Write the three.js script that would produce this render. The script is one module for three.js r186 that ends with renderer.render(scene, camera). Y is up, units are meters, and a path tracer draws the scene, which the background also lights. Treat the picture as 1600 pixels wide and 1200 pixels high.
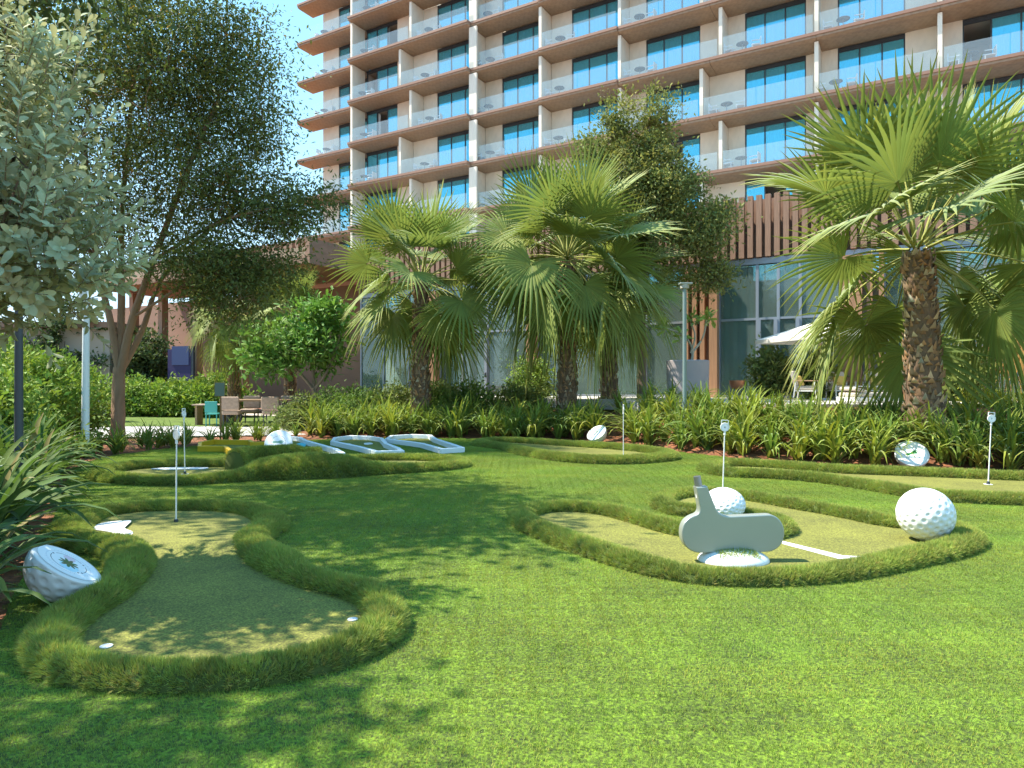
import * as THREE from 'three';
import { RoundedBoxGeometry } from 'three/addons/geometries/RoundedBoxGeometry.js';
import { mergeGeometries, mergeVertices } from 'three/addons/utils/BufferGeometryUtils.js';

// ------------------------------------------------------------------ camera, sky, sun, exposure
const scene = new THREE.Scene();
const EYE = 1.6, F = 1067;                       // eye height in metres; focal length for a 1600 x 1200 picture
const camera = new THREE.PerspectiveCamera(2 * Math.atan(600 / F) * 180 / Math.PI, 4 / 3, 0.1, 2000);
camera.position.set(0, EYE, 0);
camera.lookAt(0, EYE, -10);
const renderer = new THREE.WebGLRenderer({ antialias: true });
renderer.toneMapping = THREE.LinearToneMapping;
renderer.toneMappingExposure = 2.35;
renderer.shadowMap.enabled = true;
const sky = (() => {
  const w = 64, h = 256, a = new Float32Array(w * h * 4);
  const zen = [0.12, 0.33, 0.66], mid = [0.22, 0.51, 0.74], low = [0.58, 0.70, 0.77];
  for (let j = 0; j < h; j++) {
    const el = Math.max(0, (j + 0.5) / h * 180 - 90);
    const t1 = 1 - Math.exp(-el / 13), t2 = 1 - Math.exp(-Math.max(0, el - 12) / 40);
    for (let i = 0; i < w; i++) for (let c = 0; c < 3; c++) {
      const m = low[c] + (mid[c] - low[c]) * t1;
      a[(j * w + i) * 4 + c] = m + (zen[c] - m) * t2;
      a[(j * w + i) * 4 + 3] = 1;
    }
  }
  const t = new THREE.DataTexture(a, w, h, THREE.RGBAFormat, THREE.FloatType);
  t.mapping = THREE.EquirectangularReflectionMapping; t.magFilter = t.minFilter = THREE.LinearFilter; t.needsUpdate = true;
  return t;
})();
scene.background = sky; scene.environment = sky;
const EL = 55 * Math.PI / 180, AZ = [-0.985, -0.17];
const sunDir = new THREE.Vector3(AZ[0] * Math.cos(EL), Math.sin(EL), AZ[1] * Math.cos(EL)).normalize();
const sun = new THREE.DirectionalLight(new THREE.Color().setRGB(1, 0.93, 0.8), 5);
sun.position.copy(sunDir).multiplyScalar(80).add(new THREE.Vector3(0, 0, -15));
sun.target.position.set(0, 0, -15);
sun.castShadow = true; sun.shadow.mapSize.set(4096, 4096);
Object.assign(sun.shadow.camera, { left: -45, right: 45, top: 45, bottom: -45, near: 1, far: 200 });
scene.add(sun); scene.add(sun.target);

// ------------------------------------------------------------------ helpers
const V = (x, y, z) => new THREE.Vector3(x, y, z);
function rng(seed) { let a = seed >>> 0; return () => { a |= 0; a = a + 0x6D2B79F5 | 0; let t = Math.imul(a ^ a >>> 15, 1 | a); t = t + Math.imul(t ^ t >>> 7, 61 | t) ^ t; return ((t ^ t >>> 14) >>> 0) / 4294967296; }; }
const lerp = (a, b, t) => a + (b - a) * t, clamp = (v, a = 0, b = 1) => Math.min(b, Math.max(a, v));
const sstep = (a, b, v) => { const t = clamp((v - a) / (b - a)); return t * t * (3 - 2 * t); };
const gauss = R => Math.sqrt(-2 * Math.log(R() + 1e-9)) * Math.cos(6.2832 * R());
// a survey sight from the eye, met with a level y: the ground position [x, depth] of something
const G = (px, py, y = 0) => { const d = F * (EYE - y) / (py - 600); return [(px - 800) / F * d, d]; };
const used = new Map();
function numbered(n) { const k = used.get(n) || 0; used.set(n, k + 1); return k ? `${n}_${String(k).padStart(3, '0')}` : n; }
function tag(o, label, category, group, kind) {
  if (label) o.userData.label = label; if (category) o.userData.category = category;
  if (group) o.userData.group = group; if (kind) o.userData.kind = kind; return o;
}
function thing(name, label, category, x, y, d, turn = 0, group) {
  const g = new THREE.Group(); g.name = numbered(name); g.position.set(x, y, -d); g.rotation.y = turn; scene.add(g);
  return tag(g, label, category, group);
}
function part(name, geo, mat, parent, p, r) {
  const m = new THREE.Mesh(geo, mat); m.name = name; if (p) m.position.set(...p); if (r) m.rotation.set(...r); parent.add(m); return m;
}
function struct(name, geo, mat, y = 0) { const m = new THREE.Mesh(geo, mat); m.name = numbered(name); m.position.y = y; m.userData.kind = 'structure'; scene.add(m); return m; }
function copy(o, x, y, d, turn = 0, s = 1, label) {
  const c = o.clone(); c.name = numbered(o.name.replace(/_\d{3}$/, '')); c.userData = { ...o.userData }; if (label) c.userData.label = label;
  c.position.set(x, y, -d); c.rotation.y = turn; if (Array.isArray(s)) c.scale.set(...s); else c.scale.setScalar(s); scene.add(c); return c;
}
const boxCache = new Map();
function boxGeo(w, h, d, r = 0) { const k = [w, h, d, r].join(); if (!boxCache.has(k)) boxCache.set(k, r ? new RoundedBoxGeometry(w, h, d, 2, r) : new THREE.BoxGeometry(w, h, d)); return boxCache.get(k); }
const box = (name, w, h, d, x, y, z, mat, parent, r = 0) => part(name, boxGeo(w, h, d, r), mat, parent, [x, y, z]);
const boxAt = (w, h, d, x, y, z) => new THREE.BoxGeometry(w, h, d).translate(x, y, z);
class MB {                                           // collects vertices with colours and uv
  constructor() { this.p = []; this.c = []; this.u = []; this.i = []; this.n = 0; }
  v(x, y, z, c, u = 0, w = 0) { this.p.push(x, y, z); this.c.push(c[0], c[1], c[2]); this.u.push(u, w); return this.n++; }
  t(a, b, c) { this.i.push(a, b, c); }
  q(a, b, c, d) { this.i.push(a, b, c, a, c, d); }
  geo() {
    const g = new THREE.BufferGeometry();
    g.setAttribute('position', new THREE.Float32BufferAttribute(this.p, 3)); g.setAttribute('color', new THREE.Float32BufferAttribute(this.c, 3));
    g.setAttribute('uv', new THREE.Float32BufferAttribute(this.u, 2)); g.setIndex(this.i); g.computeVertexNormals(); return g;
  }
}
function frame(dir) { const a = Math.abs(dir.y) > 0.9 ? V(1, 0, 0) : V(0, 1, 0); const s = a.clone().cross(dir).normalize(); return [s, dir.clone().cross(s).normalize()]; }
function tube(mb, pts, rads, sides, col, R) {
  let prev = null, len = 0;
  for (let k = 0; k < pts.length; k++) {
    const dir = pts[Math.min(k + 1, pts.length - 1)].clone().sub(pts[Math.max(k - 1, 0)]).normalize(); const [s, u] = frame(dir); const ring = [];
    if (k) len += pts[k].distanceTo(pts[k - 1]);
    for (let j = 0; j <= sides; j++) {
      const a = j / sides * 6.28319, r = rads[k] * (R && sides > 5 && j < sides ? 1 + (R() - 0.5) * 0.14 : 1);
      const b = R ? 0.85 + R() * 0.3 : 1;
      if (j === sides && ring.length) { const f = ring[0] * 3; ring.push(mb.v(mb.p[f], mb.p[f + 1], mb.p[f + 2], [mb.c[f], mb.c[f + 1], mb.c[f + 2]], rads[k] * 6.28, len)); continue; }
      ring.push(mb.v(pts[k].x + (s.x * Math.cos(a) + u.x * Math.sin(a)) * r, pts[k].y + (s.y * Math.cos(a) + u.y * Math.sin(a)) * r, pts[k].z + (s.z * Math.cos(a) + u.z * Math.sin(a)) * r, [col[0] * b, col[1] * b, col[2] * b], a * rads[k], len));
    }
    if (prev) for (let j = 0; j < sides; j++) mb.q(prev[j], prev[j + 1], ring[j + 1], ring[j]);
    prev = ring;
  }
}
function leaf(mb, p, dir, nor, len, wid, c, fold = 0.15) {          // a pointed leaf of two folded halves
  const s = dir.clone().cross(nor).normalize(), h = wid / 2, n = s.clone().cross(dir);
  const m = p.clone().addScaledVector(dir, len * 0.5), f = n.multiplyScalar(h * fold * 2);
  const a = mb.v(p.x, p.y, p.z, c), b = mb.v(m.x + s.x * h + f.x, m.y + s.y * h + f.y, m.z + s.z * h + f.z, c), e = mb.v(p.x + dir.x * len, p.y + dir.y * len, p.z + dir.z * len, c), d = mb.v(m.x - s.x * h + f.x, m.y - s.y * h + f.y, m.z - s.z * h + f.z, c);
  mb.t(a, b, e); mb.t(a, e, d);
}
function paddle(mb, p, dir, nor, len, wid, c, fold = 0.2, droop = 0) { // a broader leaf, blunt, four stations
  const s = dir.clone().cross(nor).normalize(), n = s.clone().cross(dir).normalize(); let prev = null;
  const prof = [[0, 0.1], [0.3, 0.7], [0.65, 1], [0.88, 0.75], [1, 0.12]];
  for (const [t, k] of prof) {
    const h = wid / 2 * k, m = p.clone().addScaledVector(dir, len * t).addScaledVector(n, -droop * len * t * t), f = h * fold;
    const r = [mb.v(m.x - s.x * h + n.x * f, m.y - s.y * h + n.y * f, m.z - s.z * h + n.z * f, c), mb.v(m.x, m.y, m.z, c), mb.v(m.x + s.x * h + n.x * f, m.y + s.y * h + n.y * f, m.z + s.z * h + n.z * f, c)];
    if (prev) { mb.q(prev[0], prev[1], r[1], r[0]); mb.q(prev[1], prev[2], r[2], r[1]); }
    prev = r;
  }
}
const rdir = R => { const z = R() * 2 - 1, a = R() * 6.2832, s = Math.sqrt(1 - z * z); return V(s * Math.cos(a), z, s * Math.sin(a)); };
const vary = (c, R, k = 0.25) => { const b = 1 + (R() - 0.5) * 2 * k, w = 1 + (R() - 0.5) * k; return [c[0] * b * w, c[1] * b, c[2] * b / w]; };

// value noise and textures
const NT = (() => { const R = rng(77), a = new Float32Array(65536); for (let i = 0; i < 65536; i++) a[i] = R(); return a; })();
function vn(x, y, per = 256) {
  const xi = Math.floor(x), yi = Math.floor(y), fx = x - xi, fy = y - yi, w = (a, b) => NT[((b % per + per) % per & 255) * 256 + ((a % per + per) % per & 255)];
  const sx = fx * fx * (3 - 2 * fx), sy = fy * fy * (3 - 2 * fy);
  return lerp(lerp(w(xi, yi), w(xi + 1, yi), sx), lerp(w(xi, yi + 1), w(xi + 1, yi + 1), sx), sy);
}
function tex(size, fn, srgb = true) {
  const a = new Uint8Array(size * size * 4);
  for (let j = 0; j < size; j++) for (let i = 0; i < size; i++) { const c = fn(i / size, j / size, i, j); const k = (j * size + i) * 4; for (let q = 0; q < 3; q++) a[k + q] = clamp(typeof c === 'number' ? c : c[q], 0, 1) * 255; a[k + 3] = 255; }
  const t = new THREE.DataTexture(a, size, size); t.wrapS = t.wrapT = THREE.RepeatWrapping; t.magFilter = THREE.LinearFilter; t.minFilter = THREE.LinearMipmapLinearFilter; t.generateMipmaps = true;
  if (srgb) t.colorSpace = THREE.SRGBColorSpace; t.needsUpdate = true; return t;
}
const fbm = (u, v, f, o = 4) => { let s = 0, a = 0.5; for (let k = 0; k < o; k++) { s += a * vn(u * f, v * f, f); f *= 2; a *= 0.5; } return s / (1 - Math.pow(0.5, o)); };
const lin = (r, g, b) => new THREE.Color().setRGB(r, g, b);
const std = (c, rough = 0.8, metal = 0, more = {}) => new THREE.MeshStandardMaterial({ color: Array.isArray(c) ? lin(...c) : c, roughness: rough, metalness: metal, ...more });
const phys = (c, o) => new THREE.MeshPhysicalMaterial({ color: Array.isArray(c) ? lin(...c) : c, ...o });
const grainTex = tex(512, (u, v) => { const n = 0.8 + 0.2 * fbm(u, v, 8, 6); return [n, n, n]; });
const fineTex = tex(256, (u, v) => { const n = 0.94 + 0.06 * fbm(u, v, 8, 5); return [n, n, n]; });
const bumpTex = tex(512, (u, v) => fbm(u, v, 16, 5), false);
const barkBump = (() => { const t = tex(256, (u, v) => clamp(fbm(u, v * 0.5, 16, 4)), false); t.repeat.set(4, 1.5); return t; })();
const leafMat = (o = {}) => phys([1, 1, 1], { vertexColors: true, side: THREE.DoubleSide, roughness: 0.92, specularIntensity: 0.5, transmission: 0.35, thickness: 0, clearcoat: 0.14, clearcoatRoughness: 0.42, ...o });
const M = {
  leaf: leafMat(), frond: leafMat({ transmission: 0.4, clearcoat: 0.16, clearcoatRoughness: 0.4 }), strap: leafMat({ transmission: 0.4, clearcoat: 0.05, clearcoatRoughness: 0.45 }), silver: leafMat({ transmission: 0.28, clearcoat: 0.12, clearcoatRoughness: 0.5 }),
  blade: leafMat({ transmission: 0.3, clearcoat: 0.12, clearcoatRoughness: 0.5 }),
  bark: std([1, 1, 1], 0.95, 0, { vertexColors: true, bumpMap: barkBump, bumpScale: 0.012 }),
  cream: std([0.84, 0.77, 0.64], 0.85, 0, { map: fineTex, bumpMap: bumpTex, bumpScale: 0.002 }),
  soffit: std([0.42, 0.29, 0.19], 0.55, 0, { map: grainTex }), slabEdge: std([0.27, 0.15, 0.1], 0.5),
  dark: std([0.05, 0.06, 0.07], 0.5, 0.3), room: std([0.5, 0.45, 0.38], 0.9),
  towerGlass: phys([0.2, 0.82, 1.0], { metalness: 0.58, roughness: 0.04, transmission: 1, thickness: 0 }),
  curtain: std([0.85, 0.86, 0.84], 0.9), railGlass: phys([0.92, 0.97, 0.98], { roughness: 0.02, transmission: 0.96, thickness: 0, metalness: 0.05 }),
  white: std([0.8, 0.8, 0.79], 0.45), whiteSatin: phys([0.72, 0.73, 0.71], { roughness: 0.35, clearcoat: 0.4, clearcoatRoughness: 0.25 }),
  steel: std([0.36, 0.39, 0.34], 0.42, 0.45, { bumpMap: bumpTex, bumpScale: 0.0006 }), steelDark: std([0.3, 0.31, 0.33], 0.35, 0.8),
  brownSlat: std([0.34, 0.19, 0.12], 0.65, 0, { map: grainTex }), brownBack: std([0.34, 0.19, 0.12], 0.65, 0, { map: grainTex }), brownPier: std([0.44, 0.23, 0.12], 0.6, 0, { map: grainTex }),
  podGlass: phys([0.55, 0.7, 0.66], { metalness: 0.14, roughness: 0.02, transmission: 1, thickness: 0 }), alu: std([0.32, 0.35, 0.4], 0.4, 0.5),
};

// ------------------------------------------------------------------ ground, lawn, beds
const edgePx = [[-160, 1400], [-60, 1110], [0, 985], [20, 930], [60, 860], [100, 770], [112, 738], [150, 718], [220, 706], [320, 696], [450, 689], [600, 684], [720, 685], [800, 687], [900, 689], [1000, 698], [1060, 706], [1150, 716], [1300, 729], [1450, 737], [1600, 743], [1750, 749], [2000, 760]];
const edge = edgePx.map(p => G(...p));
function edgeDepth(x) {                              // far edge of the lawn at this x
  const far = edge.slice(8);
  if (x <= far[0][0]) return far[0][1];
  for (let i = 1; i < far.length; i++) if (x <= far[i][0]) return lerp(far[i - 1][1], far[i][1], (x - far[i - 1][0]) / (far[i][0] - far[i - 1][0]));
  return far[far.length - 1][1];
}
const terrain = (x, d) => { const k = sstep(-8, -3, x) * 0.45 + sstep(1, 5, x) * 0.6; return k * sstep(0.3, 4.5, d - edgeDepth(x)); };
const soilTex = tex(512, (u, v) => { const a = fbm(u, v, 12, 5), b = fbm(u + 0.37, v + 0.11, 48, 3), k = 0.75 + 0.5 * (b - 0.5) + 0.5 * (a - 0.5); return [0.62 * k, 0.39 * k, 0.25 * k]; });
{
  const xs = [], ds = [];
  for (const v of [-600, -200, -80, -45, -30, -22]) xs.push(v); for (let v = -18; v <= 26; v += 0.6) xs.push(v); for (const v of [32, 45, 80, 200, 600]) xs.push(v);
  for (const v of [-300, -60, -20, -6, 0]) ds.push(v); for (let v = 1; v <= 34; v += 0.6) ds.push(v); for (const v of [40, 50, 70, 120, 300, 900]) ds.push(v);
  const mb = new MB(), row = [];
  for (const d of ds) row.push(xs.map(x => mb.v(x, terrain(x, d) - 0.03 + (d > edgeDepth(x) + 0.3 && d < 30 ? (vn(x * 1.7 + 50, d * 1.7) - 0.5) * 0.08 : 0), -d, [1, 1, 1], x / 1.6, d / 1.6)));
  for (let j = 1; j < ds.length; j++) for (let i = 1; i < xs.length; i++) mb.q(row[j - 1][i - 1], row[j - 1][i], row[j][i], row[j][i - 1]);
  struct('ground', mb.geo(), std([1, 1, 1], 0.95, 0, { map: soilTex, bumpMap: bumpTex, bumpScale: 0.02 }));
}
function shapeSheet(poly, uvScale) {
  const s = new THREE.Shape(poly.map(p => new THREE.Vector2(p[0], p[1]))); const g = new THREE.ShapeGeometry(s); g.rotateX(-Math.PI / 2);
  const p = g.attributes.position, u = g.attributes.uv; for (let i = 0; i < p.count; i++) u.setXY(i, p.getX(i) / uvScale, p.getZ(i) / uvScale); return g;
}
function smoothOpen(pts, n) { const c = new THREE.CatmullRomCurve3(pts.map(p => V(p[0], 0, p[1])), false, 'centripetal'); return c.getPoints(n).map(p => [p.x, p.z]); }
const lawnPoly = [[12, 0.2], [-2.5, 0.2], ...smoothOpen(edge, 140)];
const inPoly = (poly, x, d) => { let c = false; for (let i = 0, j = poly.length - 1; i < poly.length; j = i++) { const a = poly[i], b = poly[j]; if ((a[1] > d) !== (b[1] > d) && x < (b[0] - a[0]) * (d - a[1]) / (b[1] - a[1]) + a[0]) c = !c; } return c; };
const turfTex = tex(1024, (u, v) => { const a = fbm(u, v, 6, 3), b = fbm(u + 0.3, v + 0.6, 160, 2), k = 0.62 + 0.75 * (b - 0.5) + 0.25 * (a - 0.5); return [0.5 * k, 0.62 * k, 0.13 * k]; });
struct('lawn', shapeSheet(lawnPoly, 2), std([1, 1, 1], 0.95, 0, { map: turfTex, bumpMap: bumpTex, bumpScale: 0.004 }), 0);

// ---- putting islands: sight points along the middle of each turf bank, [px, py, width, height]
const ISL = [
  { n: 'long-pile turf bank ringing the peanut shaped putting green', c: [[104, 838, .55, .13], [150, 806, .4, .12], [210, 797, .36, .12], [280, 794, .36, .12], [350, 795, .36, .12], [405, 803, .4, .12], [424, 820, .42, .13], [392, 846, .4, .13], [410, 866, .4, .14], [440, 884, .42, .16], [470, 902, .32, .13], [520, 917, .3, .13], [575, 932, .32, .14], [602, 957, .38, .14], [596, 985, .38, .14], [550, 1015, .33, .13], [470, 1040, .28, .12], [370, 1056, .26, .12], [260, 1061, .27, .12], [160, 1055, .3, .12], [88, 1033, .36, .13], [78, 1000, .42, .13], [110, 965, .42, .13], [160, 935, .42, .13], [195, 905, .42, .14], [203, 876, .44, .15], [185, 858, .44, .15], [140, 852, .42, .13]] },
  { n: 'long-pile turf bank ringing the hooked putting green with the putter', c: [[815, 806, .34, .11], [838, 826, .34, .12], [900, 850, .34, .12], [980, 877, .32, .12], [1080, 899, .3, .1], [1180, 904, .3, .1], [1300, 896, .3, .1], [1410, 876, .3, .12], [1490, 857, .34, .12], [1512, 842, .36, .12], [1488, 828, .34, .12], [1440, 822, .28, .11], [1390, 817, .3, .11], [1320, 803, .3, .11], [1250, 791, .3, .11], [1170, 777, .32, .11], [1100, 770, .34, .11], [1052, 774, .36, .11], [1034, 784, .36, .12], [1055, 797, .32, .12], [1110, 803, .3, .12], [1170, 808, .3, .12], [1216, 818, .32, .12], [1220, 830, .32, .12], [1180, 838, .3, .12], [1120, 838, .3, .12], [1055, 828, .32, .12], [1000, 812, .32, .12], [945, 798, .34, .11], [890, 793, .34, .11], [840, 796, .34, .11]] },
  { n: 'long-pile turf bank ringing the long putting green below the printed half ball', c: [[1106, 732, .45, .11], [1140, 740, .42, .12], [1200, 743, .4, .12], [1270, 748, .4, .12], [1340, 757, .4, .12], [1400, 767, .4, .13], [1460, 776, .4, .13], [1540, 781, .4, .13], [1640, 783, .4, .13], [1740, 778, .4, .12], [1790, 762, .4, .12], [1720, 750, .4, .12], [1600, 747, .4, .12], [1500, 743, .4, .12], [1400, 739, .4, .12], [1300, 735, .4, .12], [1200, 727, .4, .11], [1140, 725, .42, .11]] },
  { n: 'long-pile turf bank ringing the green in front of the tipped plain half ball', c: [[750, 693, .5, .11], [790, 699, .5, .11], [830, 709, .5, .13], [880, 717, .5, .14], [940, 721, .48, .14], [1000, 720, .48, .14], [1045, 714, .5, .13], [1030, 707, .48, .12], [980, 701, .48, .12], [940, 698, .48, .12], [880, 694, .48, .11], [820, 690, .48, .11], [775, 689, .5, .11]] },
  { n: 'turf bank with a tall dark hump beside the yellow curb', c: [[158, 744, .42, .12], [200, 751, .42, .13], [290, 753, .42, .13], [370, 748, .45, .16], [415, 744, .85, .32], [470, 742, .95, .38], [530, 740, .9, .35], [580, 737, .6, .2], [640, 734, .45, .13], [705, 729, .42, .12], [720, 723, .42, .11], [690, 718, .42, .11], [620, 716, .42, .11], [560, 718, .42, .11], [490, 722, .5, .12], [420, 724, .42, .12], [345, 726, .42, .12], [250, 727, .42, .12], [190, 732, .42, .12], [163, 738, .42, .12]] },
];
const greenTex = tex(1024, (u, v) => { const a = fbm(u, v, 5, 3), b = fbm(u + 0.2, v + 0.9, 220, 2), k = 0.7 + 0.55 * (b - 0.5) + 0.16 * (a - 0.5); return [0.61 * k, 0.61 * k, 0.25 * k]; });
const greenMat = std([1, 1, 1], 0.92, 0, { map: greenTex, bumpMap: bumpTex, bumpScale: 0.004 });
for (const I of ISL) {
  const pts = I.c.map(([px, py, w, h]) => { const g = G(px, py, 0.04); return [g[0], g[1], w * (g[1] < 5.6 ? 0.66 : 0.8), h]; });
  const n = pts.length, cr = new THREE.CatmullRomCurve3(pts.map(p => V(p[0], 0, p[1])), true, 'centripetal'), cw = new THREE.CatmullRomCurve3(pts.map(p => V(p[2], p[3], 0)), true, 'catmullrom', 0.3);
  const N = 160; I.s = [];
  for (let k = 0; k < N; k++) { const p = cr.getPoint(k / N), q = cw.getPoint(k / N); I.s.push([p.x, p.z, q.x, q.y]); }
  I.poly = I.s.map(p => [p[0], p[1]]);
}
function sheetGrid(poly, cell, hf) {
  let x0 = 1e9, x1 = -1e9, d0 = 1e9, d1 = -1e9; for (const [x, d] of poly) { x0 = Math.min(x0, x); x1 = Math.max(x1, x); d0 = Math.min(d0, d); d1 = Math.max(d1, d); }
  const mb = new MB(), id = new Map(), vv = (i, j) => { const k = i + ',' + j; if (!id.has(k)) { const x = x0 + i * cell, d = d0 + j * cell; id.set(k, mb.v(x, hf(x, d), -d, [1, 1, 1], x / 2, d / 2)); } return id.get(k); };
  for (let i = 0; x0 + i * cell < x1; i++) for (let j = 0; d0 + j * cell < d1; j++) if (inPoly(poly, x0 + (i + 0.5) * cell, d0 + (j + 0.5) * cell)) mb.q(vv(i, j), vv(i + 1, j), vv(i + 1, j + 1), vv(i, j + 1));
  return mb.geo();
}
const greenH = [(x, d) => 0.016 + 0.075 * sstep(5.75, 6.25, d + x * 0.12) - 0.055 * sstep(6.3, 7.6, d), () => 0.014, () => 0.014, () => 0.014, () => 0.014];
const bladeCol = { lawn: [0.205, 0.295, 0.032], bank: [0.3, 0.36, 0.06] };
const tuftGeos = [1, 2, 3].map(s => { const R = rng(900 + s), mb = new MB(); for (let k = 0; k < 16; k++) { const a = R() * 6.28, r = Math.sqrt(R()) * 0.019, x = Math.cos(a) * r, z = Math.sin(a) * r, b = R() * 6.28, h = 0.022 + R() * 0.024, l = R() * 0.022, w = 0.002, c = vary([1, 1, 1], R, 0.32); const i = mb.v(x + Math.cos(b) * w, 0, z + Math.sin(b) * w, c), j = mb.v(x - Math.cos(b) * w, 0, z - Math.sin(b) * w, c), t = mb.v(x + Math.cos(b + 1.3) * l, h, z + Math.sin(b + 1.3) * l, c); mb.t(i, j, t); } return mb.geo(); });
const bankUnder = std([0.075, 0.1, 0.02], 1);
function bank(name, label, samples, closed, seed, kindGreen) {
  const R = rng(seed), mb = new MB(), P = 9, rings = [], N = samples.length; const nrm = (k) => { const a = samples[closed ? (k + N - 1) % N : Math.max(0, k - 1)], b = samples[closed ? (k + 1) % N : Math.min(N - 1, k + 1)]; const t = V(b[0] - a[0], 0, -(b[1] - a[1])).normalize(); return V(t.z, 0, -t.x); };
  const sides = samples.map((_, k) => nrm(k));
  const at = (k, a) => { const s = samples[k], n = sides[k]; const o = -Math.cos(a) * s[2] / 2, h = Math.pow(Math.sin(a), 0.7) * s[3]; return V(s[0] + n.x * o, h - 0.006, -s[1] + n.z * o); };
  for (let k = 0; k < N; k++) { const r = []; for (let j = 0; j <= P; j++) { const q = at(k, Math.PI * j / P); r.push(mb.v(q.x, q.y, q.z, [1, 1, 1])); } rings.push(r); }
  for (let k = 0; k < (closed ? N : N - 1); k++) for (let j = 0; j < P; j++) mb.q(rings[k][j], rings[k][j + 1], rings[(k + 1) % N][j + 1], rings[(k + 1) % N][j]);
  if (!closed) for (const k of [0, N - 1]) { const c = samples[k], m = mb.v(c[0], 0, -c[1], [1, 1, 1]); for (let j = 0; j < P; j++) k ? mb.t(m, rings[k][j], rings[k][j + 1]) : mb.t(m, rings[k][j + 1], rings[k][j]); }
  const root = thing(name, label, 'turf bank', 0, 0, 0);
  part('bank_core', mb.geo(), bankUnder, root);
  const lists = [[], [], []], up = V(0, 1, 0), q = new THREE.Quaternion(), m4 = new THREE.Matrix4();
  for (let k = 0; k < (closed ? N : N - 1); k++) {
    const b = samples[(k + 1) % N], len = Math.hypot(samples[k][0] - b[0], samples[k][1] - b[1]), arc = samples[k][2] * 0.9 + samples[k][3] * 1.6, far = samples[k][1] > 11;
    const cnt = Math.round(len * arc * (far ? 1500 : 2300));
    for (let c = 0; c < cnt; c++) {
      const a = Math.PI * (0.01 + 0.98 * R()), f = R(), p = at(k, a).lerp(at((k + 1) % N, a), f), n = sides[k];
      const nor = V(n.x * -Math.cos(a), Math.sin(a) + 0.35, n.z * -Math.cos(a)).add(V((R() - .5) * .8, 0, (R() - .5) * .8)).normalize();
      q.setFromUnitVectors(up, nor).multiply(new THREE.Quaternion().setFromAxisAngle(up, R() * 6.28));
      const s = (far ? 1.35 : 1) * (0.75 + R() * 0.6); m4.compose(p, q, V(s, s, s));
      const patch = 0.78 + 0.44 * vn(p.x * 5 + 90, p.z * 5 + 40), dry = R() < 0.12 ? 1.35 : 1;
      lists[Math.floor(R() * 3)].push([m4.clone(), lin(bladeCol.bank[0] * patch * dry, bladeCol.bank[1] * patch, bladeCol.bank[2] * patch * dry)]);
    }
  }
  lists.forEach((l, i) => { const im = new THREE.InstancedMesh(tuftGeos[i], M.blade, l.length); l.forEach((e, k) => { im.setMatrixAt(k, e[0]); im.setColorAt(k, e[1]); }); im.name = 'pile'; im.userData.kind = 'stuff'; root.add(im); });
  return root;
}
ISL.forEach((I, k) => {
  struct('putting_green', sheetGrid(I.poly, k === 0 ? 0.05 : 0.08, greenH[k]), greenMat);
  bank('turf_bank', I.n, I.s, true, 40 + k);
});
// the ramp's other wall, a straight turf bank behind the hump
{ const a = G(366, 735), b = G(385, 730), c = G(440, 726), e = G(500, 722), l = smoothOpen([a, b, c, e], 14).map((p, i) => [p[0], p[1], 0.36, i > 11 ? 0.28 : 0.36]); bank('turf_bank', 'short straight turf bank with a square end beside the yellow curb', l, false, 61); }

// ---- lawn blades
{
  const patch = [1, 2, 3, 4].map(s => { const R = rng(300 + s), mb = new MB(), S = 0.17; for (let k = 0; k < 420; k++) { const x = (R() - .5) * S * 1.25, z = (R() - .5) * S * 1.25, b = R() * 6.28, h = 0.008 + R() * 0.012, l = 0.003 + R() * 0.012, w = 0.0014, c = vary([1, 1, 1], R, 0.3), d = R() < 0.06 ? 1.5 : 1; const cc = [c[0] * d, c[1], c[2] * d]; const i = mb.v(x + Math.cos(b) * w, 0, z + Math.sin(b) * w, cc), j = mb.v(x - Math.cos(b) * w, 0, z - Math.sin(b) * w, cc), t = mb.v(x + Math.cos(b + 1.4) * l, h, z + Math.sin(b + 1.4) * l, cc); mb.t(i, j, t); } return mb.geo(); });
  const R = rng(5), lists = [[], [], [], []], m4 = new THREE.Matrix4(), q = new THREE.Quaternion(), up = V(0, 1, 0), S = 0.17;
  for (let d = 2.4; d < 20.6; d += S) for (let x = -10; x < 16; x += S) {
    if (Math.abs(x) > d * 0.8 + 0.4 || !inPoly(lawnPoly, x, d) || ISL.some(I => inPoly(I.poly, x, d))) continue;
    q.setFromAxisAngle(up, Math.floor(R() * 4) * Math.PI / 2 + (R() - .5) * .3); m4.compose(V(x + (R() - .5) * .04, 0, -d), q, V(1, d > 9 ? 1.1 : 1, 1));
    const a = vn(x * 1.1 + 20, d * 2.1 + 20), b = vn(x * 4.3, d * 5.2), y = vn(x * 1.9 + 60, d * 2.7 + 10), k = 0.66 + 0.46 * a + 0.26 * b, w = 0.86 + 0.34 * y;
    lists[Math.floor(R() * 4)].push([m4.clone(), lin(bladeCol.lawn[0] * k * w, bladeCol.lawn[1] * k, bladeCol.lawn[2] * k)]);
  }
  lists.forEach((l, i) => { const im = new THREE.InstancedMesh(patch[i], M.blade, l.length); l.forEach((e, k) => { im.setMatrixAt(k, e[0]); im.setColorAt(k, e[1]); }); im.name = numbered('lawn_grass'); tag(im, 'short bright green turf blades covering the lawn', 'grass', null, 'stuff'); scene.add(im); });
}

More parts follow.
